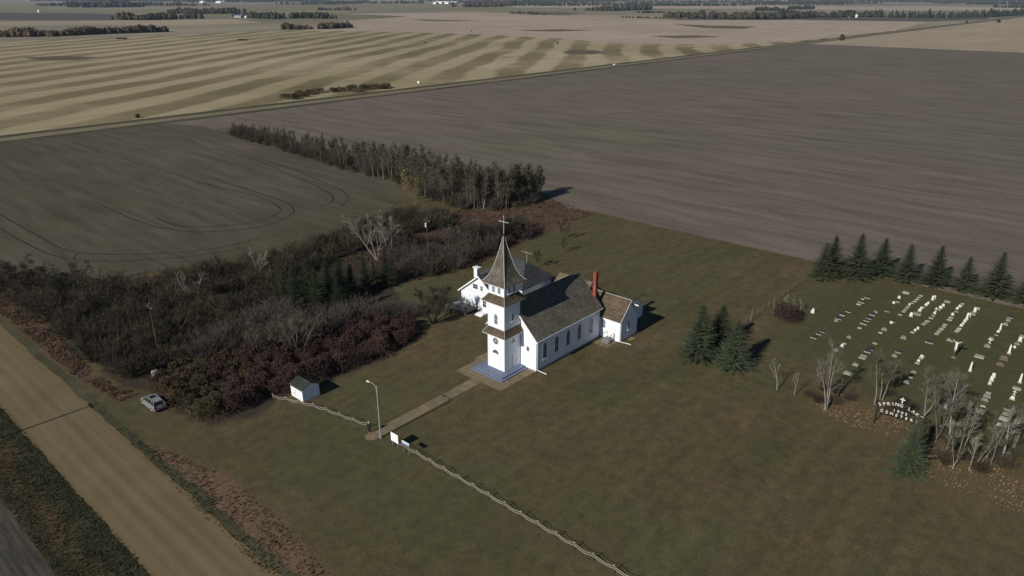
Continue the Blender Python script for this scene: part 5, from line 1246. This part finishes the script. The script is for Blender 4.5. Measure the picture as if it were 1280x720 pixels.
st_ = at(1258.7, 574); bm_ = MB(); bm_.rings([[(st_.x+.45*r_*math.cos(q)*(1+.2*noise.noise(Vector((q,z_,0)))), st_.y+.4*r_*math.sin(q), z_) for q in [k*math.pi/5 for k in range(10)]] for r_, z_ in ((1,0),(1.05,.3),(.85,.8),(.4,1.05))])
tag(bm_.build('tree_stump', M['bark_grey'], loc=tuple(st_)), 'thick grey stump right beside the leaning pale trunk', 'stump')

# ------------------------------------------------------------------ far things
def blob_wood(name, pts, depth, h0, n, mats, seed, label, spiky=False, cat='trees', single=False):
    """far wood: many ragged small crowns between the points (base line), depth behind it"""
    r_ = random.Random(seed); mb = MB(); W = A2(pts)
    cum = [0]
    for a, b_ in zip(W[:-1], W[1:]): cum.append(cum[-1]+math.dist(a, b_))
    for k in range(n):
        d = r_.random()*cum[-1]; i = max(j for j in range(len(cum)-1) if cum[j] <= d); f = (d-cum[i])/(cum[i+1]-cum[i] or 1)
        x = W[i][0]+(W[i+1][0]-W[i][0])*f; y = W[i][1]+(W[i+1][1]-W[i][1])*f
        q = math.hypot(x, y); x += x/q*depth*r_.random(); y += y/q*depth*r_.random()
        dn = noise.noise(Vector((x/40, y/40, seed))); h_ = h0*1.3*(.8+.5*dn)*r_.uniform(.65,1.1); rad = h_*(.22 if spiky else .40)*r_.uniform(.7,1.3); m_ = r_.randrange(len(mats))
        rings = []; prof = [(.5,0),(1,.25),(.95,.55),(.6,.85),(.15,1)] if not spiky else [(.8,0),(1,.15),(.6,.5),(.3,.8),(.02,1)]
        for pr_, pz in prof: rings.append([(x+rad*pr_*math.cos(t_)*r_.uniform(.6,1.25), y+rad*pr_*math.sin(t_)*r_.uniform(.6,1.25), h_*pz*r_.uniform(.93,1.05)) for t_ in [j*math.pi/3 for j in range(6)]])
        mb.rings(rings, m=m_)
        for j in range(10 if not spiky else 2):   # ragged twigs breaking the outline
            a = r_.uniform(0,6.28); p = Vector((x+rad*.7*math.cos(a), y+rad*.7*math.sin(a), h_*r_.uniform(.4,.95))); leaf(mb, p, rad*r_.uniform(.5,.9), r_, m_)
    o = mb.build(name, [M[q] for q in mats]); tag(o, label, cat, kind=None if single else 'stuff'); return o
WD = ['wood_a','wood_b','wood_c','wood_d']
M['wood_a'] = simple('far_wood_olive', (.062,.056,.033), .3, .3, .95, .02); M['wood_b'] = simple('far_wood_brown', (.075,.058,.038), .3, .3, .95, .02); M['wood_c'] = simple('far_wood_grey', (.058,.053,.043), .3, .3, .95, .02)
M['wood_d'] = simple('far_wood_rust', (.11,.062,.036), .3, .3); M['wood_e'] = simple('far_wood_dark', (.028,.036,.025), .3, .3)
blob_wood('far_wood', [(-40,47),(60,46),(120,43),(207,40)], 30, 8.5, 560, ['wood_a','wood_b','wood_c','wood_a','wood_d'], 1, 'mixed olive and rust wood across the upper left stubble field')
blob_wood('far_wood', [(354,37),(395,37),(436,35)], 22, 9, 90, ['wood_a','wood_b','wood_a'], 2, 'small isolated clump of trees in the stubble field')
blob_wood('far_wood', [(300,22),(340,24),(380,23),(415,24)], 60, 13, 160, ['wood_e','wood_a'], 3, 'dark shelter trees round the farm with the blue roofed barn')
blob_wood('far_wood', [(220,17.5),(255,18),(290,17)], 150, 14, 150, ['wood_c','wood_a'], 4, 'grey wood above the left farm road')
blob_wood('far_wood', [(147,25),(180,25.5),(243,23.5)], 60, 12, 110, ['wood_e','wood_a'], 5, 'dark belt of trees beside the dark field at upper left')
blob_wood('far_wood', [(100,9.5),(135,9.5),(170,9)], 200, 22, 130, ['wood_c','wood_e'], 6, 'far wood near the skyline at upper left')
blob_wood('far_wood', [(572,9.3),(600,9.3),(628,7.5)], 200, 22, 110, ['wood_c','wood_b'], 7, 'far brown wood below the pale hamlet')
blob_wood('far_wood', [(845,22.5),(900,24),(960,24.5),(1010,22.5),(1080,22)], 90, 14, 330, ['wood_c','wood_a','wood_e'], 8, 'long grey wood right of centre beyond the pink field')
blob_wood('far_spruces', [(1078,21.5),(1150,22.5),(1230,22),(1285,19)], 40, 17, 260, ['wood_e'], 9, 'long line of dark spruces at upper right', True)
blob_wood('far_wood', [(737,13.8),(770,13.8),(805,12.5)], 120, 15, 120, ['wood_e','wood_c'], 10, 'dark wood above the pale field at upper centre')
blob_wood('far_wood', [(795,16.5),(830,16.3)], 30, 6, 40, ['wood_e'], 11, 'low dark hedge below the upper centre wood')
blob_wood('far_wood', [(778,22),(845,23.5)], 15, 4, 60, ['wood_b'], 12, 'thin brown hedge leading to the long grey wood')
blob_wood('far_wood', [(950,13.5),(975,13.7)], 60, 12, 40, ['wood_e'], 13, 'small dark wood right of upper centre')
blob_wood('far_wood', [(983,12),(1015,11.6)], 80, 13, 50, ['wood_e'], 14, 'narrow dark wood further right')
blob_wood('far_wood', [(400,12.8),(440,13.2)], 60, 10, 50, ['wood_c'], 15, 'thin wood left of the town')
blob_wood('far_wood', [(640,17),(680,19)], 30, 7, 50, ['wood_b','wood_a'], 16, 'low scrub at upper centre')
blob_wood('far_wood', [(1243,9.5),(1285,10)], 60, 11, 50, ['wood_e'], 17, 'small dark wood at the upper right corner')
r2 = random.Random(77)
for k in range(46):                                              # scattered woods out to the skyline
    yy = r2.choice([1.2,1.6,2.2,2.8,3.5,4.6,6.0,7.5]); x0 = r2.uniform(-20,1260); L_ = r2.uniform(30,150)
    blob_wood('far_wood', [(x0, yy), (x0+L_, yy+r2.uniform(-.2,.3))], 250, 10+30/(yy+1), int(L_*1.2), [r2.choice(['wood_c','wood_e','wood_a'])], 100+k, 'strip of distant woodland near the skyline')
# roadside bushes beyond the north road
rb = [(356,122),(366,124),(378,121),(388,118),(398,116),(415,115),(426,114),(436,113),(447,115),(458,112),(468,111),(478,111),(484,110),(372,120),(442,111)]
RB = [lsh(91, 'leaf_brown', 3.2, 3.2, 1300, .4), lsh(92, 'leaf_olive', 3.4, 3.4, 1300, .4)]
for k, (px, py) in enumerate(rb): place(RB[k % 2], at(px, py), r.uniform(0,6), (r.uniform(.9,1.4),)*2+(r.uniform(.6,.85),), '%s bush in the patch beside the far gravel road' % ('rust brown' if k % 2 == 0 else 'olive'), 'bush', 'bushes beside the far road')
def lone(px, py, ty, mat, label, wr=.38):
    b_ = at(px, py); h_ = height(b_, ty); S, Lf = leafy_shrub(px, h_*wr, h_, 1300, h_*.09, 9); T = MB().tube((0,0,0),(0,0,h_*.6),h_*.03,h_*.015,6)
    place(proto('broadleaf_tree', [('trunk', T.mesh('trunk', M['bark_dark'])), ('branches', S.mesh('branches', M['bark_dark'])), ('crown', Lf.mesh('crown', M[mat]))]), b_, 0, 1, label, 'tree')
lone(1052,50.5,41,'leaf_rust','lone rust brown tree beside the far road at upper right')
lone(1248,28.5,24,'leaf_maroon','round dark tree beside the far road near the right edge',.6)
lone(1208,29,26,'leaf_olive','small olive tree where the far road passes the dark field',.6)
# field litter: bales, wheat piles
def bale(px, py, label, L_=1.5, n=1, ang=0):
    b_ = at(px, py); mb = MB()
    dx = ray(px+4, py); d = Vector((dx.y, -dx.x, 0)).normalized()
    for k in range(n):
        c = b_+Vector((math.sin(AX), -math.cos(AX), 0))*(k-(n-1)/2)*1.7
        mb.tube((c.x-.6,c.y,.75),(c.x+.6,c.y,.75),.75,.75,12,caps=True)
    return tag(mb.build('straw_bales' if n > 1 else 'straw_bale', M['bale'], loc=tuple(b_)), label, 'bales' if n > 1 else 'bale')
M['bale'] = simple('old_straw', (.05,.04,.028), .3, 2)
def bales(px0, px1, py, n, label):
    for k in range(n):
        b_ = at(px0+(px1-px0)*k/max(1,n-1), py); tag(MB().tube((b_.x-.8,b_.y,.9),(b_.x+.8,b_.y,.9),.9,.9,12,caps=True).build('straw_bale', M['bale'], loc=tuple(b_)), label, 'bale', 'straw bales: '+label if n > 1 else None)
bales(146,158,48.8,8,'dark straw bale in the line below the upper left wood'); bales(298,308,50.6,6,'dark straw bale in the short line below the farm')
for px, py, lb in [(531,54,'single dark bale in the stubble at upper centre'),(697,54.5,'single dark bale right of centre among the pale stripes'),(172,147,'dark bale lying just beyond the far road at left'),(589,39.5,'far dark bale near the boundary of the pink field'),(826,46,'dark bale at the edge of the stubble hollow'),(281,21.5,'dark bale left of the barn')]: bales(px, px, py, 1, lb)
# vehicles on the far road
def small_car(px, py, lb, name='white_car', pick=True):
    b_ = at(px, py); b_.y = 341+1.5; b_.z = .05; C_ = empty('pickup_truck', tuple(b_)); tag(C_, lb, 'truck')
    wp = simple('white_car_paint', (.8,.8,.8), .03, 2, .3, .5)
    def lf(s, n, m_): loft(s, n, m_, C_)
    lf([(-2.7,.85,.85,.5,1.05),(-.4,.9,.9,.4,1.1),(1.2,.9,.9,.4,1.1),(2.6,.85,.8,.45,.95),(2.75,.75,.7,.5,.8)], 'body', wp); lf([(-.6,.82,.7,1.09,1.15),(-.4,.82,.68,1.09,1.75),(.8,.82,.68,1.09,1.72),(1.4,.8,.72,1.08,1.14)], 'cabin', carglass)
    MB().box(-.4,.75,-.66,.66,1.72,1.78).build('roof', wp, None).parent = C_
    for x in (-1.7,1.8):
        for s in (1,-1): MB().tube((x,s*.7,.38),(x,s*.93,.38),.38,.38,12,caps=True).build('wheel', rub, None).parent = C_
small_car(781, 82.5, 'white pickup truck driving on the far gravel road')
b_ = at(523, 105.5); tag(MB().box(b_.x-.1,b_.x+.1,b_.y-.7,b_.y+.7,.8,2.0).box(b_.x-.08,b_.x+.08,b_.y-.08,b_.y+.08,0,.8).build('road_sign', M['sign_white'], loc=(b_.x,b_.y,0)), 'white sign on a post beside the far gravel road', 'sign')
# farm buildings far off
def barn(px, py, L_, wd, h_, roof, wall, lb, ax='y'):
    b_ = at(px, py); B = empty('farm_building', tuple(b_)); tag(B, lb, 'building')
    x0, x1, y0, y1 = b_.x-wd/2, b_.x+wd/2, b_.y-L_/2, b_.y+L_/2
    gable_wall(x0, x1, y0, y1, 0, h_*.6, h_, ax).build('wall', wall, B, fix=True); slab_roof(x0, x1, y0, y1, h_*.6, h_, .4, .4, .2, ax).build('roof', roof, B, fix=True)
blue = simple('blue_metal_roof', (.16,.22,.34), .05, .5, .5); fw_ = simple('farm_white', (.72,.72,.72), .05, .5, .6); fg = simple('farm_grey', (.3,.3,.31), .1, .5, .6)
barn(300,22,34,14,7,blue,fg,'long blue roofed barn at the left end of the farm shelter trees')
for k, (px, py, roofm, lb) in enumerate([(308,22.5,fg,'grey farm shed just right of the blue barn'),(318,22,fw_,'white farmhouse among the shelter trees'),(323,22.3,fg,'narrow grey shed right of the farmhouse'),(327,22,fw_,'white shed in front of the shelter trees'),(333,22.3,fg,'rightmost grey farm shed')]): barn(px, py, 7, 6, 6, roofm, fw_ , lb, 'x')
def bin_(px, py, rad, h_, lb):
    b_ = at(px, py); tag(MB().rings([[(b_.x+rad*q_*math.cos(t_), b_.y+rad*q_*math.sin(t_), z_) for t_ in [k*math.pi/6 for k in range(12)]] for q_, z_ in ((1,0),(1,h_*.75),(.15,h_))]).build('grain_bin', fw_, loc=tuple(b_)), lb, 'grain bin')
bin_(365,21.5,4.5,11,'white grain bin standing in front of the farm shelter trees'); bin_(1060,21.8,4,8,'left one of two pale grain bins before the right hand wood'); bin_(1070,21.8,4,8,'right one of two pale grain bins before the right hand wood')
bin_(49,15.3,5,7,'white bin at the far edge of the dark field at upper left')
for k, (px, py, L_) in enumerate([(254,3.6,90),(275,3.8,120),(280,3.5,60),(548,4.2,50),(552,4.6,60),(556,4.0,50),(560,4.8,60),(566,4.2,50),(545,5.2,40),(632,4.7,60),(982,2.6,90),(570,5.0,40)]):
    barn(px, py, L_*.6, 30, 14, fw_, fw_, 'far pale building %s' % ['at upper left under the skyline','of the upper left hamlet, the longest','of the upper left hamlet, right end','of the distant town, left end','of the distant town, second from left','of the distant town, third from left','of the distant town, centre right','of the distant town, largest to the right','of the distant town, nearest at left','standing alone right of the distant town','near the skyline right of centre','of the distant town, right end'][k])

# ------------------------------------------------------------------ haze
hz = MB().box(-9500, 15500, -9500, 15500, -1.2, 56.5).build('haze', None); hz.data.materials.clear()
hm = bpy.data.materials.new('haze'); hm.use_nodes = True; hn = hm.node_tree; hn.nodes.clear()
ho = hn.nodes.new('ShaderNodeOutputMaterial'); pv = hn.nodes.new('ShaderNodeVolumePrincipled')
pv.inputs['Color'].default_value = (.60,.74,1,1); pv.inputs['Density'].default_value = 3.6e-5; pv.inputs['Anisotropy'].default_value = 0
hn.links.new(pv.outputs[0], ho.inputs['Volume']); hz.data.materials.append(hm); hz['kind'] = 'stuff'; hz['label'] = 'thin blue haze over the distant plain'; hz['category'] = 'haze'
